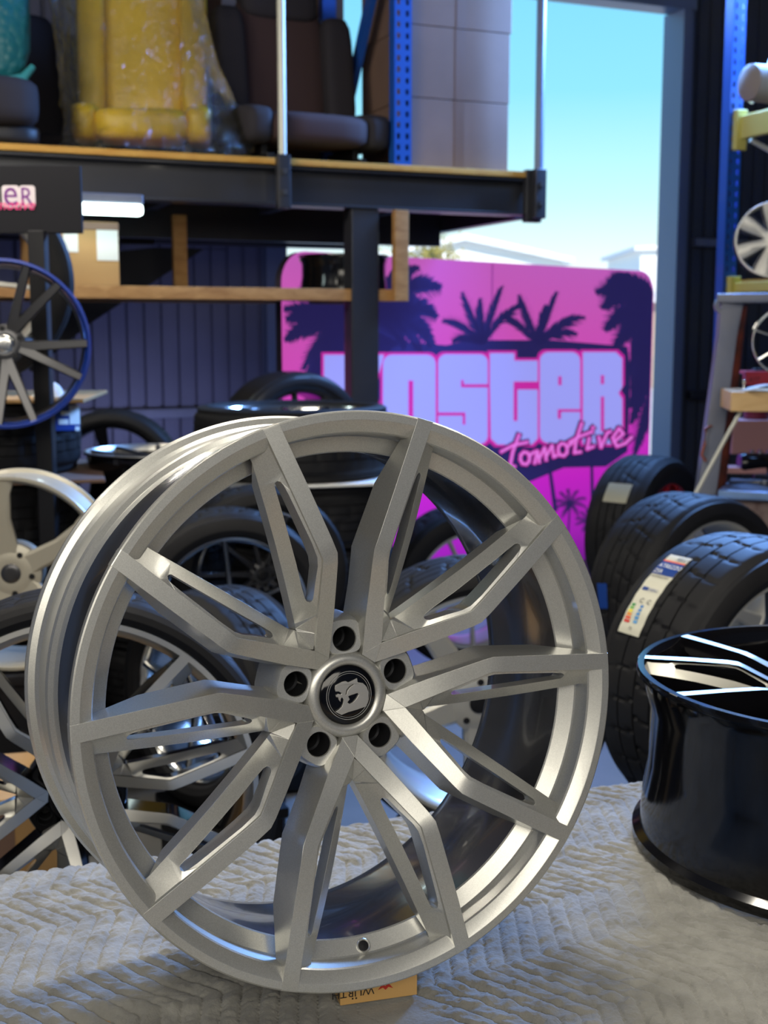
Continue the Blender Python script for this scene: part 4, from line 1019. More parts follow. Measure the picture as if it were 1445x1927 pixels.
P_ += [[(1028, 860), (1034, 860), (1049, 962), (1041, 962)], [(1110, 850), (1115, 850), (1119, 1010), (1112, 1010)]]
P_ += [[(600, 668), (618, 615), (660, 600), (700, 620), (745, 642), (840, 650), (880, 640), (1040, 640), (1180, 652), (1186, 700), (1180, 850), (1140, 878), (1060, 880), (1000, 905), (905, 930), (600, 900), (572, 760), (585, 690)],
       [(1182, 560), (1229, 545), (1229, 640), (1190, 650)], [(1186, 640), (1229, 630), (1229, 720), (1200, 780), (1186, 760)], [(575, 700), (600, 640), (660, 600), (720, 600), (760, 640), (600, 760)]]
art(P_, .001, .001, NV, 'palm_silhouettes')
letters = [[(608, 667), (650, 667), (668, 667), (722, 667), (703, 735), (728, 836), (608, 836)],
           rounded(719, 667, 819, 836, 17, 5, (1, 1, 1, 1)), rounded(823, 666, 917, 836, 15), 
           [(920, 664), (967, 664), (967, 678), (1011, 678), (1011, 722), (1011, 826), (1000, 837), (934, 837), (922, 826), (920, 720)],
           rounded(1014, 662, 1091, 834, 16), [(1095, 662), (1158, 662), (1170, 674), (1170, 728), (1163, 739), (1170, 750), (1170, 836), (1095, 836)]]
def grow(poly, k):
    cx_ = sum(p[0] for p in poly)/len(poly); cy_ = 750
    return [(x+(k if x > cx_ else -k), y+(k if y > cy_ else -k)) for x, y in poly]
art([grow(l, 4.2) for l in letters], .003, .001, MG, 'letter_outline')
art([grow(l, -.6) for l in letters], .0045, .001, PW, 'letters')
sl = [[(767, 716), (776, 716), (776, 800), (767, 800)], [(866, 715), (871, 715), (871, 723), (920, 723), (920, 729), (866, 729)], [(820, 776), (874, 776), (874, 799), (869, 799), (869, 782), (820, 782)],
      [(965, 718), (1012, 718), (1012, 733), (972, 733), (972, 792), (965, 792)], [(1049, 708), (1055, 708), (1055, 725), (1049, 725)], [(1048, 770), (1092, 770), (1092, 775), (1054, 775), (1054, 788), (1048, 788)],
      [(1129, 706), (1135, 706), (1135, 723), (1129, 723)], [(1129, 746), (1135, 746), (1135, 812), (1129, 812)]]
art(sl, .006, .001, MG, 'letter_slits')
# brush script line, drawn as strokes
def stroke(pts, w):
    out = []
    for (x0, y0), (x1, y1) in zip(pts, pts[1:]):
        l = math.hypot(x1-x0, y1-y0) or 1; nx_, ny_ = -(y1-y0)/l*w/2, (x1-x0)/l*w/2; ex, ey = (x1-x0)/l*w*.35, (y1-y0)/l*w*.35
        out.append([(x0+nx_-ex, y0+ny_-ey), (x1+nx_+ex, y1+ny_+ey), (x1-nx_+ex, y1-ny_+ey), (x0-nx_-ex, y0-ny_-ey)])
    return out
def arcp(cx_, cy_, rx, ry, a0_, a1_, n=8): return [(cx_+rx*math.cos(math.radians(a0_+(a1_-a0_)*i/n)), cy_+ry*math.sin(math.radians(a0_+(a1_-a0_)*i/n))) for i in range(n+1)]
script = [[(893, 905), (905, 868), (915, 905)], [(897, 893), (912, 890)], [(920, 880), (922, 897), (932, 896), (937, 876), (938, 896)],
          [(974, 818), (962, 850), (957, 876), (966, 878)], [(940, 850), (962, 838), (990, 832)], arcp(985, 862, 9, 12, -60, 300), [(994, 856), (1003, 850)],
          [(1003, 872), (1008, 848), (1012, 870)], [(1012, 862), (1022, 842), (1025, 866)], [(1025, 858), (1036, 838), (1039, 860), (1046, 856)], arcp(1056, 846, 9, 12, -60, 300), [(1065, 840), (1076, 832)],
          [(1092, 796), (1081, 830), (1078, 852), (1090, 850)], [(1068, 832), (1086, 822), (1112, 812)], [(1106, 824), (1102, 845), (1114, 840)], [(1112, 806), (1114, 804)],
          [(1124, 822), (1128, 842), (1140, 814)], [(1140, 814), (1146, 812)], [(1152, 832), (1170, 816), (1162, 806), (1150, 824), (1158, 840), (1174, 834), (1186, 822)]]
art([s_ for st_ in script for s_ in stroke(st_, 13)], .0085, .001, NV, 'script_shadow')
art([s_ for st_ in script for s_ in stroke(st_, 7.5)], .0105, .001, MG, 'script_outline')
art([s_ for st_ in script for s_ in stroke(st_, 3.6)], .0125, .001, PL, 'script')
for u in (.35, SL-.35):
    bm = bmesh.new(); q = S0+SX*u-SN*.25; RS = Matrix((SX, SN, EZ)).transposed(); box(bm, q+EZ*.02, (.06, .5, .03), RS); child('foot', bm, M['steel_gy'], sg)

# ------------------------------------------------------------------ seats on the mezzanine
def seat_block(bm, c, s, R, sub=0): box(bm, c, s, R)
def soft(name, parts, m, parent, lvl=2, R=None):
    """cushions: rounded subdivided boxes merged in one mesh"""
    bm = bmesh.new()
    for c, s, rot in parts:
        Rm = RB @ Matrix.Rotation(math.radians(rot[2]), 3, 'Z') @ Matrix.Rotation(math.radians(rot[0]), 3, 'X') @ Matrix.Rotation(math.radians(rot[1]), 3, 'Y')
        t = bmesh.new(); bmesh.ops.create_cube(t, size=1); bmesh.ops.subdivide_edges(t, edges=t.edges, cuts=5, use_grid_fill=True)
        for v in t.verts:
            p = v.co*2; k = 5.0; l = (abs(p.x)**k+abs(p.y)**k+abs(p.z)**k)**(1/k); q = p/l*.5
            v.co = Rm @ Vector((q.x*s[0], q.y*s[1], q.z*s[2]*1.0)) + Vector(c)
        me_ = bpy.data.meshes.new('t'); t.to_mesh(me_); t.free(); bm.from_mesh(me_); bpy.data.meshes.remove(me_)
    return child(name, bm, m, parent, smooth=60)
yel = mat('yellow_leather', rgb(222, 182, 18), .45, bump=(22, .35, .01)); yel2 = mat('grey_piping', rgb(120, 110, 80), .6)
teal = mat('teal_quilted_leather', rgb(18, 98, 108), .5); teal2 = mat('teal_trim', rgb(60, 150, 160), .5)
nd = teal.node_tree.nodes; lk = teal.node_tree.links; t_ = nd.new('ShaderNodeTexCoord'); w_ = nd.new('ShaderNodeTexVoronoi'); w_.inputs['Scale'].default_value = 26; lk.new(t_.outputs['Object'], w_.inputs['Vector'])
b_ = nd.new('ShaderNodeBump'); b_.inputs['Strength'].default_value = .8; b_.inputs['Distance'].default_value = .01; b_.invert = True; lk.new(w_.outputs['Distance'], b_.inputs['Height']); lk.new(b_.outputs[0], nd['Principled BSDF'].inputs['Normal'])
dks = mat('dark_seat_cloth', rgb(40, 36, 42), .85); dkc = mat('brown_seat_cloth', rgb(62, 44, 44), .9); pls = mat('seat_plastic', rgb(26, 26, 30), .5)
def ab(px, py, b): q = on_b(px, py, b); return A_of(q), q.z
def make_seat(label, px, b, w, hgt, m_c, m_s, rot=0, ztilt=8, scale=1.0, base=True, wide=1.0):
    a = A_of(on_b(px, 290, b)); z = zD
    r = empty('car_seat', W(a, b, z), label=label, cat='car seat')
    seat_z = .17*scale
    R0 = Matrix.Rotation(math.radians(rot), 3, 'Z')
    def L_(x, y, zz): v = R0 @ Vector((x, y, zz)); return W(a+v.x, b+v.y, z+v.z)
    soft('backrest', [(L_(0, .24, seat_z+hgt*.52), (w*.66, .12, hgt), (-ztilt, 0, rot))], m_c, r)
    soft('bolster', [(L_(-w*.40, .19, seat_z+hgt*.46), (w*.22, .17, hgt*.86), (-ztilt, 0, rot))], m_s, r)
    soft('bolster', [(L_(w*.40, .19, seat_z+hgt*.46), (w*.22, .17, hgt*.86), (-ztilt, 0, rot))], m_s, r)
    soft('cushion', [(L_(0, -.06, seat_z*.95), (w*.74, .52, .15), (4, 0, rot))], m_c, r)
    soft('side_cushion', [(L_(-w*.42, -.04, seat_z*1.0), (w*.2, .5, .17), (4, 0, rot))], m_s, r)
    soft('side_cushion', [(L_(w*.42, -.04, seat_z*1.0), (w*.2, .5, .17), (4, 0, rot))], m_s, r)
    for s in (-1, 1):
        bm = bmesh.new(); c = L_(s*w*.33, .0, .018); box(bm, c, (.04, .46, .035), RB@R0); child('rail', bm, pls, r, bevel=(.003, 1))
        bm = bmesh.new(); c = L_(s*w*.33, .0, .062); box(bm, c, (.03, .30, .06), RB@R0); child('bracket', bm, pls, r, bevel=(.003, 1))
    return r, L_, seat_z
ys, Ly, sz = make_seat('yellow leather car seat wrapped in clear plastic on the mezzanine', 272, .46, .60, .86, yel, yel, rot=-14)
for x in (-.20, .20):
    bm = bmesh.new(); tube(bm, [Ly(x, .168+.02, sz+.14), Ly(x*.98, .20, sz+.45), Ly(x*.95, .235, sz+.80)], .008, 8); child('piping', bm, yel2, ys, smooth=40)
# clear plastic bag round the yellow seat
bag = mat('clear_plastic_film', (1, 1, 1, 1), .12); n = bag.node_tree.nodes; lk = bag.node_tree.links; p = n['Principled BSDF']
tr = n.new('ShaderNodeBsdfTransparent'); tr.inputs[0].default_value = (.93, .95, .93, 1); gl = n.new('ShaderNodeBsdfGlossy'); gl.inputs['Roughness'].default_value = .14; gl.inputs[0].default_value = (.85, .9, .9, 1)
df = n.new('ShaderNodeBsdfDiffuse'); df.inputs[0].default_value = (.5, .52, .5, 1)
mx = n.new('ShaderNodeMixShader'); mx2 = n.new('ShaderNodeMixShader'); fr = n.new('ShaderNodeFresnel'); fr.inputs['IOR'].default_value = 1.42
tx = n.new('ShaderNodeTexCoord'); nz = n.new('ShaderNodeTexNoise'); nz.inputs['Scale'].default_value = 18; nz.inputs['Detail'].default_value = 6; nz.inputs['Distortion'].default_value = 1.6
bp_ = n.new('ShaderNodeBump'); bp_.inputs['Strength'].default_value = 1.0; bp_.inputs['Distance'].default_value = .02
lk.new(tx.outputs['Object'], nz.inputs['Vector']); lk.new(nz.outputs['Fac'], bp_.inputs['Height'])
for q in (gl, df, fr): lk.new(bp_.outputs[0], q.inputs['Normal'])
lk.new(fr.outputs[0], mx.inputs[0]); lk.new(tr.outputs[0], mx.inputs[1]); lk.new(gl.outputs[0], mx.inputs[2])
mx2.inputs[0].default_value = .035; lk.new(mx.outputs[0], mx2.inputs[1]); lk.new(df.outputs[0], mx2.inputs[2]); lk.new(mx2.outputs[0], n['Material Output'].inputs[0])
bm = bmesh.new(); rows = []
prof = [(0.0, 128, 470), (.03, 132, 480), (.10, 136, 484), (.18, 138, 474), (.26, 136, 456), (.38, 134, 438), (.52, 132, 424), (.66, 128, 414), (.80, 122, 406), (1.0, 110, 400)]
zt_ = 1.02
for k, (t, x0, x1) in enumerate(prof):
    a0_, a1_ = A_of(on_b(x0+4, 200, .1)), A_of(on_b(x1, 200, .1)); z = zD+.008+t*zt_; b0_ = -.03+.26*min(1, t*1.5)*.9; b1_ = .72
    ring = []; N_ = 56
    for i in range(N_):
        th = 2*PI*i/N_; e = .5; cxx = math.copysign(abs(math.cos(th))**e, math.cos(th)); syy = math.copysign(abs(math.sin(th))**e, math.sin(th))
        pa, pb = (a0_+a1_)/2+cxx*(a1_-a0_)/2, (b0_+b1_)/2+syy*(b1_-b0_)/2
        w_ = .022*noise.noise(Vector((pa*7, pb*7, z*6)))+.012*noise.noise(Vector((pa*19, pb*19, z*9)))
        ring.append(bm.verts.new(W(pa+cxx*w_, pb+syy*w_, z)))
    rows.append(ring)
for r1, r2 in zip(rows, rows[1:]):
    for i in range(56): bm.faces.new((r1[i], r1[(i+1) % 56], r2[(i+1) % 56], r2[i]))
bmesh.ops.subdivide_edges(bm, edges=bm.edges, cuts=2, use_grid_fill=True)
for v in bm.verts: v.co += Vector((1, 1, .3))*(.010*noise.noise(v.co*26))+Vector((.8, -1, 0))*(.008*noise.noise(v.co*48))
child('plastic_wrap', bm, bag, ys, smooth=30)
a_ = A_of(on_b(-40, 290, .3)); ts = empty('car_seat', W(a_, .3, zD), label='teal quilted bucket seat at the left end of the mezzanine', cat='car seat')
z_t = on_b(30, 160, .3).z
soft('backrest', [(W(a_-.06, .34, z_t+.42), (.60, .16, .86), (-6, 0, 0))], teal, ts)
bm = bmesh.new(); tube(bm, [W(a_-.30, .22, z_t-.01), W(a_+.08, .21, z_t-.015), W(a_+.19, .22, z_t+.015), W(a_+.235, .24, z_t+.07)], [.02, .022, .022, .014], 12); child('edge_trim', bm, teal2, ts, smooth=50)
soft('cushion', [(W(a_-.02, .14, (zD+z_t)/2+.03), (.50, .40, z_t-zD-.09), (0, 0, 0))], dks, ts)
soft('base', [(W(a_+.02, .22, zD+.05), (.44, .40, .10), (0, 0, 0))], pls, ts)
d1, Ld, dz = make_seat('dark car seat with brown cloth centre between the rail post and the blue rack', 562, .30, .70, .66, dkc, dks, rot=4)
soft('headrest', [(Ld(0, .26, dz+.66), (.40, .13, .22), (-8, 0, 4))], dks, d1)
bm = bmesh.new(); add_text(bm, 'S', lambda x, y, z: Ld(-.04+x, .188, dz+.655+y), .05); child('badge', bm, mat('badge_red', rgb(130, 30, 50), .5), d1)
make_seat('second dark car seat just right of the yellow seat, half hidden by the rail post', 425, 1.25, .55, .75, dks, dks, rot=-10)
make_seat('dark car seat between the teal seat and the yellow seat', 92, 1.35, .50, .72, dks, pls, rot=12)

# ------------------------------------------------------------------ right-hand shelving and workbench
# the shelf runs towards us along the right wall
def e2line(px, py, d, L_): p = at(px, py, d); return p, p - E2*L_
up = at(1382, 300, 5.9); ua = (up-O0).dot(E1); ub = (up-O0).dot(E2)
rk = empty('storage_rack', W(ua, ub, 0), label='blue perforated storage rack with yellow beams at the right edge', cat='rack')
bm = bmesh.new(); upright(bm, ua, ub, at(1365, 560, 5.9).z-.4, 2.5+.9, .075); child('upright', bm, M['rack_blue'], rk)
def beam(px, py0, py1, nm):
    z1, z0 = at(px, py0, 5.9).z, at(px, py1, 5.9).z
    bm = bmesh.new(); bxw(bm, ua+.0, ua+.035, ub-2.2, ub-.02, z0, z1); o = child('beam', bm, M['rack_yel'], rk, bevel=(.003, 1))
    bm = bmesh.new(); bxw(bm, ua-.02, ua+.04, ub-.035, ub-.001, z0-.05, z1+.03); child('beam_bracket', bm, M['rack_yel'], rk, bevel=(.003, 1))
    bm = bmesh.new(); bxw(bm, ua+.036, ua+.75, ub-2.2, ub-.02, z1-.005, z1+.012); child('shelf_board', bm, M['timber'], rk)
    return z1+.012
zb1 = beam(1385, 222, 264, 'a'); zb2 = beam(1372, 531, 550, 'b')
bm = bmesh.new(); tube(bm, [W(ua+.05, ub-.05, zb1-.12), W(ua+.6, ub-.03, zb2+.45)], .012, 8); child('brace', bm, M['galv'], rk)
bm = bmesh.new(); tube(bm, [W(ua+.05, ub-.04, zb1+.05), W(ua+.45, ub-.04, zb1+.8)], .010, 8); child('brace', bm, M['galv'], rk)
# rolled beige item on the upper shelf
p = at(1402, 180, 5.55); r = empty('fabric_roll', W((p-O0).dot(E1)+.2, (p-O0).dot(E2), zb1), label='beige padded roll lying on the upper shelf of the right rack', cat='roll')
bm = bmesh.new(); q = W((p-O0).dot(E1)+.02, (p-O0).dot(E2), zb1+.085); tube(bm, [q+E1*-.02, q, q+E1*.34, q+E1*.36], [.05, .08, .084, .06], 24); child('roll', bm, mat('beige_padding', rgb(150, 140, 135), .8), r, smooth=50)
bm = bmesh.new(); tube(bm, [q+E1*.1+EZ*.1-E2*.02, q+E1*.1-E2*.088, q+E1*.1-EZ*.06-E2*.06], .004, 6); child('strap', bm, M['paper'], r)
# wheels on the rack
R_ = 60/2350*5.5*1.18
stand_wheel(1456, 450, 5.35, -12, 'silver wheel with broad flat spokes on the lower shelf of the right rack', name='alloy_wheel', R=.160, tw=.15, face='silver_bg', side='gun', spokes=[(.12, .07, .12), (.4, .06, .17), (.75, .03, .25), (.97, .02, .27)], n=7, roll=8, cap='chrome', seg=96)
stand_wheel(1484, 642, 4.3, -12, 'chrome-lipped wheel hanging at the right edge above the timber block', name='alloy_wheel', R=.122, tw=.14, face='chrome', side='gloss_black', lip='chrome', spokes=SLIM, n=7, roll=20, seg=96)
# tapered grey work stand in front of the rack
g0, g1 = at(1376, 560, 4.9), at(1330, 905, 4.9); gr = empty('work_stand', (g0.x, g0.y, 0), label='grey steel work stand with a leaning leg in front of the right rack', cat='stand')
k_ = (g1-g0)/(g0.z-g1.z); gz = lambda z: g0+k_*(g0.z-z)
bm = bmesh.new(); w0_, w1_ = .045, .032
pts = [(gz(g0.z)-X_*.045, gz(g0.z)+X_*.045), (gz(g0.z-.15)-X_*.035, gz(g0.z-.15)+X_*.035), (gz(.35)-X_*.038, gz(.35)+X_*.038), (gz(.02)-X_*.04, gz(.02)+X_*.04)]
rw = [[bm.verts.new(a+Vector((0, dy, 0))) for a in pr for dy in (-.03, .03)] for pr in pts]
for a, b in zip(rw, rw[1:]):
    for i, j in ((0, 1), (1, 3), (3, 2), (2, 0)): bm.faces.new((a[i], a[j], b[j], b[i]))
bm.faces.new((rw[0][0], rw[0][2], rw[0][3], rw[0][1])); bm.faces.new((rw[-1][0], rw[-1][1], rw[-1][3], rw[-1][2]))
child('leg', bm, M['steel_gy'], gr, bevel=(.003, 1))
tp0, tp1 = at(1352, 562, 4.9), at(1470, 560, 4.8)
bm = bmesh.new(); box(bm, (tp0+tp1)/2-EZ*.0, ((tp1-tp0).length, .08, .035), Matrix.Rotation(math.atan2(tp1.y-tp0.y, tp1.x-tp0.x), 3, 'Z')); child('top_plate', bm, M['steel_gy'], gr, bevel=(.003, 1))
q = at(1353, 575, 4.9)
bm = bmesh.new()
ol = [(math.cos(t)*.024, math.sin(t)*.030) for t in [math.radians(a) for a in range(60, 300, 20)]]+[(.03, -.075), (.05, -.03), (.05, .03)]
prism2(bm, ol, -.012, .012, holes=[[(.009*math.cos(t), .013*math.sin(t)) for t in [2*PI*i/12 for i in range(12)]]], T=lambda x, y, z: q+Vector((x, z-.02, y))); child('lug', bm, M['steel_gy'], gr)
rust = mat('rusty_pipe', rgb(70, 38, 30), .7, .3, var=(14, rgb(150, 62, 34)), bump=(40, .4, .003))
pr0, pr1 = at(1392, 575, 4.98), at(1352, 905, 4.98); kk = (pr1-pr0)/(pr0.z-pr1.z)
bm = bmesh.new(); tube(bm, [pr0, pr1, pr0+kk*(pr0.z-.02)], .030, 14); child('pipe', bm, rust, gr, smooth=40)
h_ = [at(1342, 800, 4.88), at(1328, 806, 4.86), at(1325, 838, 4.86), at(1320, 856, 4.86), at(1328, 868, 4.86)]
bm = bmesh.new(); tube(bm, h_, .006, 8); child('handle', bm, mat('copper_handle', rgb(150, 85, 70), .5, .3), gr, smooth=50)
# bench with clutter beyond the tyres: block, kit box, tub, cylinder, greasy top
tz_ = at(1400, 955, 3.6).z
eb = empty('steel_bench', at(1440, 1000, 3.7)*1.0, label='worn steel bench with a pale flaking top behind the right-hand tyres', cat='bench'); eb.location.z = 0
c_b = at(1352, 905, 4.35); c_b2 = at(1352, 905, 4.35)
flake_m = mat('flaking_paint', rgb(120, 104, 100), .8, var=(16, rgb(72, 48, 46)), bump=(50, .5, .004)); topm = mat('bench_top_steel', rgb(120, 130, 150), .35, .6, var=(6, rgb(90, 95, 105)))
zt2 = at(1360, 912, 4.95).z; b0c = at(1352, 915, 4.8)
def RBt(deg): return Matrix.Rotation(math.radians(deg), 3, 'Z')
bm = bmesh.new(); Rr = RBt(-22); cen = b0c + Rr@Vector((.45, .20, 0)); cen.z = zt2-.02; box(bm, cen, (.9, .40, .04), Rr); child('bench_top', bm, topm, eb, bevel=(.004, 1))
cen2 = cen.copy(); cen2.z = (zt2-.04)/2; bm = bmesh.new(); box(bm, cen2, (.86, .36, zt2-.042), Rr); child('bench_body', bm, flake_m, eb, bevel=(.006, 1))
bm = bmesh.new(); c3 = cen.copy()+Rr@Vector((0, -.203, 0)); box(bm, c3+EZ*.002, (.9, .012, .030), Rr); child('edge_strip', bm, mat('bright_edge_strip', rgb(150, 185, 235), .25, .5), eb, bevel=(.002, 1))
def on_bench(px, py, off=0): return on_z(px, py, zt2+off)
def prop(name, label, cat, loc): return empty(name, loc, label=label, cat=cat)
# black cylinder with purple face
p = on_bench(1384, 893)+Vector((.03, .05, .0)); r = prop('black_canister', 'black canister with a purple end lying on the steel bench', 'canister', p); c = p+EZ*.045
bm = bmesh.new(); tube(bm, [c+X_*.0, c+X_*.02, c+X_*.021, c+X_*.22, c+X_*.225], [.040, .044, .042, .042, .038], 28); child('body', bm, M['gloss_black'], r, smooth=40)
bm = bmesh.new(); tube(bm, [c-X_*.004, c+X_*.003], .036, 28); child('front_disc', bm, mat('purple_disc', rgb(70, 35, 110), .3), r)
for k in range(3): bm = bmesh.new(); tube(bm, [c+X_*(.05+.035*k)+EZ*.040, c+X_*(.05+.035*k)+EZ*.056], .008, 10); child('cap_screw', bm, M['chrome'], r, smooth=40)
# pink-brown carton, red tub behind it
p = on_bench(1396, 862)+Vector((0.0, .18, 0)); r = prop('cardboard_carton', 'flat pinkish carton standing on the steel bench behind the black canister', 'carton', p)
w4 = .30; bm = bmesh.new(); box(bm, p+Vector((w4/2, .08, .085)), (w4, .16, .168)); child('carton_body', bm, mat('pinkish_card', rgb(170, 125, 125), .8), r, bevel=(.003, 1))
p2 = p+Vector((.14, .09, .171)); r = prop('plastic_tub', 'round red and white plastic tub on top of the pinkish carton', 'tub', p2)
bm = bmesh.new(); lathe(bm, [(0, 0), (.060, 0), (.068, .10), (.068, .105), (0, .105)], 32); bmesh.ops.translate(bm, verts=bm.verts, vec=p2); child('tub', bm, mat('tub_red', rgb(110, 30, 50), .4), r, smooth=40)
bm = bmesh.new(); lathe(bm, [(.0655, .055), (.069, .056), (.0705, .085), (.068, .086)], 32); bmesh.ops.translate(bm, verts=bm.verts, vec=p2); child('band', bm, mat('tub_band', rgb(130, 120, 160), .4), r, smooth=40)
bm = bmesh.new(); lathe(bm, [(0, .106), (.071, .106), (.071, .118), (0, .12)], 32); bmesh.ops.translate(bm, verts=bm.verts, vec=p2); child('lid', bm, mat('tub_lid', rgb(120, 25, 45), .4), r, smooth=40)
# greasy tools
for i, (px, py, l_, lab, cat, m_) in enumerate(((1372, 912, .13, 'greasy wrench lying on the front of the steel bench', 'wrench', 'hole'), (1418, 900, .12, 'dark ratchet lying on the steel bench beside the black canister', 'ratchet', 'gun'))):
    p = on_bench(px, py); r = prop('wrench' if i == 0 else 'ratchet', lab, cat, p)
    bm = bmesh.new(); tube(bm, [p+EZ*.010, p+Vector((l_*.5, .01, .010)), p+Vector((l_, .0, .010))], [.009, .006, .009], 10); child('shaft', bm, M[m_], r, smooth=40)
    bm = bmesh.new(); lathe(bm, [(0, 0), (.018, 0), (.02, .008), (.018, .016), (0, .016)], 16); bmesh.ops.translate(bm, verts=bm.verts, vec=p+Vector((l_+.01, 0, .001))); child('head', bm, M[m_], r, smooth=40)
p = on_bench(1362, 893)+Vector((.0, .02, 0)); r = prop('wood_offcut', 'small pinkish board lying at the left corner of the steel bench', 'board', p)
bm = bmesh.new(); box(bm, p+Vector((.09, .05, .014)), (.20, .10, .026), RBt(-6)); child('board', bm, mat('pink_board', rgb(175, 130, 130), .8), r, bevel=(.002, 1))
# timber shelf block with kit box, held by a strut
tb0 = at(1376, 737, 4.55); zb0 = at(1376, 775, 4.55).z
ws = empty('wall_shelf', tb0, label='thick pale timber shelf block at the right edge under the chrome-lipped wheel', cat='shelf')
bm = bmesh.new(); Rw = RBt(-8); box(bm, Vector((tb0.x, tb0.y, (tb0.z+zb0)/2))+Rw@Vector((.30, .15, 0)), (.60, .30, tb0.z-zb0), Rw); child('block', bm, wood('pale_timber', rgb(205, 165, 110), rgb(225, 190, 135), 6), ws, bevel=(.003, 1))
bm = bmesh.new(); s0, s1 = at(1393, 776, 4.6), at(1372, 812, 4.6); tube(bm, [s0, s1, Vector((s1.x-.12, s1.y, s1.z-.24))], .008, 8); child('strut', bm, M['galv'], ws)
bm = bmesh.new(); box(bm, Vector((tb0.x+.34, tb0.y+.25, (zb0+zt2)/2)), (.04, .04, zb0-zt2-.004)); child('post', bm, M['steel_dk'], ws)
tz3 = tb0.z
p = on_z(1409, 727, tz3)+Vector((0, .05, 0)); r = prop('kit_box', 'red kit box with black lettering standing on the pale timber block', 'box', p)
redm = mat('kit_red', rgb(190, 35, 60), .45)
bm = bmesh.new(); box(bm, p+Vector((.11, .05, .030)), (.22, .10, .058)); child('case', bm, redm, r, bevel=(.004, 2))
bm = bmesh.new(); box(bm, p+Vector((.12, .05, .064)), (.15, .05, .010)); child('handle', bm, M['black'], r, bevel=(.003, 1))
bm = bmesh.new(); add_text(bm, 'KIT', lambda x, y, z: p+Vector((.012+x, -.0012, .014+y)), .030, .2); child('lettering', bm, mat('kit_print', rgb(60, 14, 28), .5), r)
p = on_z(1380, 728, tz3)+Vector((.0, .06, 0)); r = prop('gauge', 'small black square gauge on the left end of the timber block', 'gauge', p)
bm = bmesh.new(); box(bm, p+Vector((.030, .02, .026)), (.048, .03, .05)); child('case', bm, M['black'], r, bevel=(.003, 1))
bm = bmesh.new(); box(bm, p+Vector((.001, .02, .030)), (.006, .034, .06)); child('side_plate', bm, M['paper'], r)
p = on_z(1402, 731, tz3)+Vector((0, .02, 0)); r = prop('steel_ball_joint', 'tiny round steel part beside the red kit box', 'fitting', p)
bm = bmesh.new(); lathe(bm, [(0, 0), (.007, 0), (.004, .008), (.004, .016), (.008, .022), (.0085, .028), (.004, .034), (0, .035)], 16); bmesh.ops.translate(bm, verts=bm.verts, vec=p); child('fitting', bm, M['chrome'], r, smooth=50)
p = on_z(1412, 737, tz3)+Vector((-.02, .0, .0)); bm = bmesh.new(); n_ = 12
rows = [[bm.verts.new(p+Vector((.26*i/n_-.0, -.035+.09*j, .004+.022*math.sin(PI*min(1, (i/n_)*1.3))-.010*(i < 3)*(3-i)/3*0))) for j in range(2)] for i in range(n_+1)]
for a, b in zip(rows, rows[1:]): bm.faces.new((a[0], a[1], b[1], b[0]))
o = obj('paper_sheet', bm, M['paper'], None, smooth=60); sm_ = o.modifiers.new('s', 'SOLIDIFY'); sm_.thickness = .0006; tag(o, 'curled white paper sheet lying on the timber block under the kit box', 'paper')

# ------------------------------------------------------------------ outside
bm = bmesh.new(); box(bm, W(2.5, BW+45.2, -.06), (120, 90, .1), RB); struct(obj('ground', bm, M['ground']))
def far(px, py, d): return at(px, py, d)
def house(name, label, d, x0, x1, ye, xa, ya, wall, roofm, dep=8):
    p0, p1, pa = far(x0, ye, d), far(x1, ye, d), far(xa, ya, d); z0 = 0
    r = empty(name, ((p0.x+p1.x)/2, d, 0), label=label, cat='building')
    bm = bmesh.new(); box(bm, ((p0.x+p1.x)/2, d+dep/2, p0.z/2), (p1.x-p0.x, dep, p0.z)); child('wall', bm, M[wall], r)
    bm = bmesh.new(); f = [bm.verts.new((x, y, z)) for y in (d-.4, d+dep+.4) for x, z in ((p0.x-.4, p0.z-.05), (pa.x, pa.z), (p1.x+.4, p1.z-.05), (p1.x+.4, p1.z-.25), (pa.x, pa.z-.25), (p0.x-.4, p0.z-.25))]
    for q in ((0, 1, 2, 3, 4, 5), (11, 10, 9, 8, 7, 6), (0, 6, 7, 1), (1, 7, 8, 2), (2, 8, 9, 3), (3, 9, 10, 4), (4, 10, 11, 5), (5, 11, 6, 0)): bm.faces.new([f[i] for i in q])
    child('roof', bm, M[roofm], r)
    bm = bmesh.new(); g = [bm.verts.new((x, y, z)) for y in (d+.02, d+.2) for x, z in ((p0.x, p0.z-.1), (pa.x, pa.z-.2), (p1.x, p1.z-.1))]
    for q in ((0, 2, 1), (3, 4, 5), (0, 1, 4, 3), (1, 2, 5, 4)): bm.faces.new([g[i] for i in q])
    child('gable', bm, M['white'], r)
    return r
house('house', 'white house with a low gabled roof beyond the yard', 48, 690, 1052, 486, 872, 444, 'white', 'roof_sheet')
hr = house('garage', 'pale building with a flat white fascia behind the fence at the right of the opening', 38, 1206, 1330, 560, 1268, 548, 'brick', 'white', 5)
hh_ = house('warehouse', 'white flat-roofed warehouse on the horizon', 70, 1196, 1420, 466, 1300, 462, 'white', 'white', 10)
r = empty('fence', (far(1100, 600, 34).x, 34, 0), label='low paling fence across the far side of the yard', cat='fence')
x0, x1 = far(640, 600, 34).x, far(1300, 600, 34).x
bm = bmesh.new(); n_ = 60
for i in range(n_): box(bm, (x0+(x1-x0)*(i+.5)/n_, 34, .42), ((x1-x0)/n_*.92, .03, .84))
child('palings', bm, M['fence'], r)
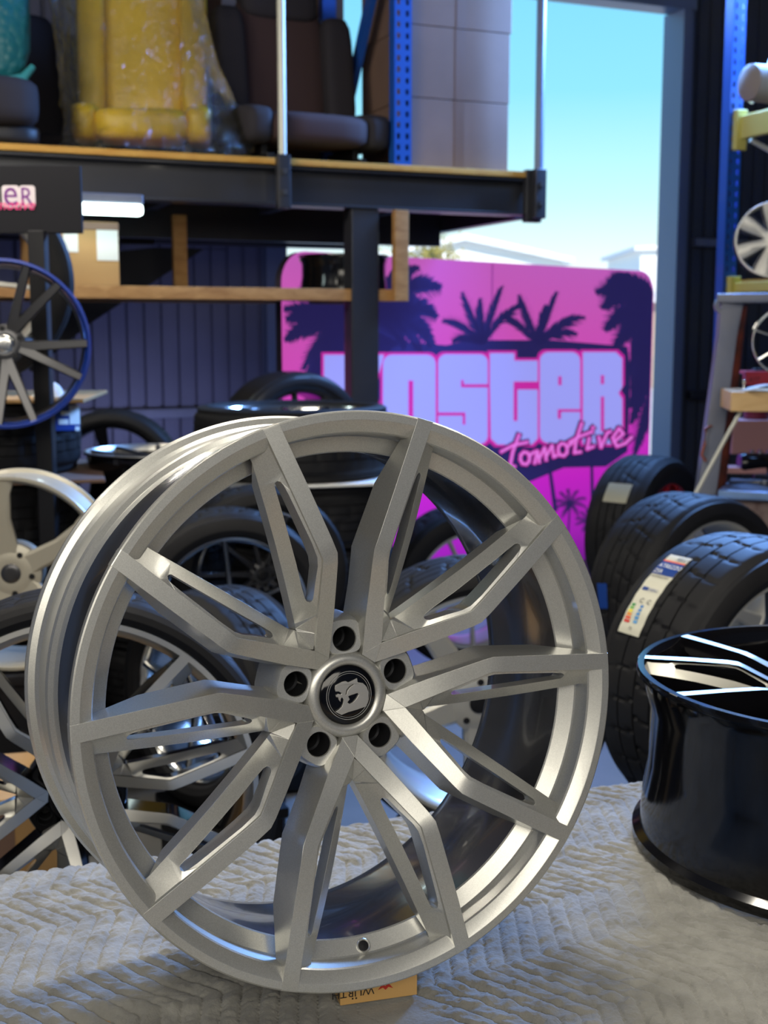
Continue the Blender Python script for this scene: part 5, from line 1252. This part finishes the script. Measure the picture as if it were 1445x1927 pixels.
for k in range(5): bm = bmesh.new(); box(bm, (x0+(x1-x0)*k/4, 34.08, .45), (.1, .1, .9)); child('post', bm, M['fence'], r)
# tree
tp = far(795, 470, 40); r = empty('tree', (tp.x, tp.y, 0), label='tree with yellow-green leaves beyond the yard left of the white house', cat='tree')
bm = bmesh.new(); tube(bm, [(tp.x, tp.y, 0), (tp.x+.1, tp.y, 1.4), (tp.x-.1, tp.y, 2.6), (tp.x, tp.y, 3.6)], [.2, .16, .1, .05], 10)
for a in range(5): tube(bm, [(tp.x, tp.y, 1.6+.2*a), (tp.x+math.cos(a*1.7)*.9, tp.y+math.sin(a*1.7)*.7, 2.5+.25*a)], [.06, .02], 6)
child('trunk', bm, M['bark'], r, smooth=50)
bm = bmesh.new(); rg = random.Random(2)
for i in range(3200):
    a, b_2, c_2 = rg.gauss(0, .62), rg.gauss(0, .5), rg.gauss(0, .45)
    q = Vector((tp.x+a*1.0, tp.y+b_2*1.3, 3.25+c_2*1.0+.25*math.sin(a*3))); s_ = .06+.05*rg.random(); u = Vector((rg.uniform(-1, 1), rg.uniform(-1, 1), rg.uniform(-1, 1))).normalized(); v = u.orthogonal().normalized()
    bm.faces.new([bm.verts.new(q+u*s_), bm.verts.new(q+v*s_*.5), bm.verts.new(q-u*s_), bm.verts.new(q-v*s_*.5)])

child('foliage', bm, M['leaf'], r)

# ------------------------------------------------------------------ shared group phrases for the repeats
for o in bpy.data.objects:
    if o.parent or 'label' not in o: continue
    n_ = o.name.split('.')[0]; g_ = {'tyre': 'tyres stacked flat', 'wheel': 'tyred wheels standing or lying behind the bench', 'alloy_wheel': 'bare alloy wheels without tyres', 'car_seat': 'car seats on the mezzanine',
        'plastic_crate': 'black crates under the wheels', 'packing_sheet': 'packing sheets between the stacked tyres', 'rail_post': 'rail posts on the mezzanine edge'}.get(n_)
    if n_ == 'cardboard_carton' and 'mezzanine' in o['label'] or n_ == 'cardboard_carton' and 'rack brace' in o['label']: g_ = 'brown cartons on the mezzanine'
    if g_: o['group'] = g_
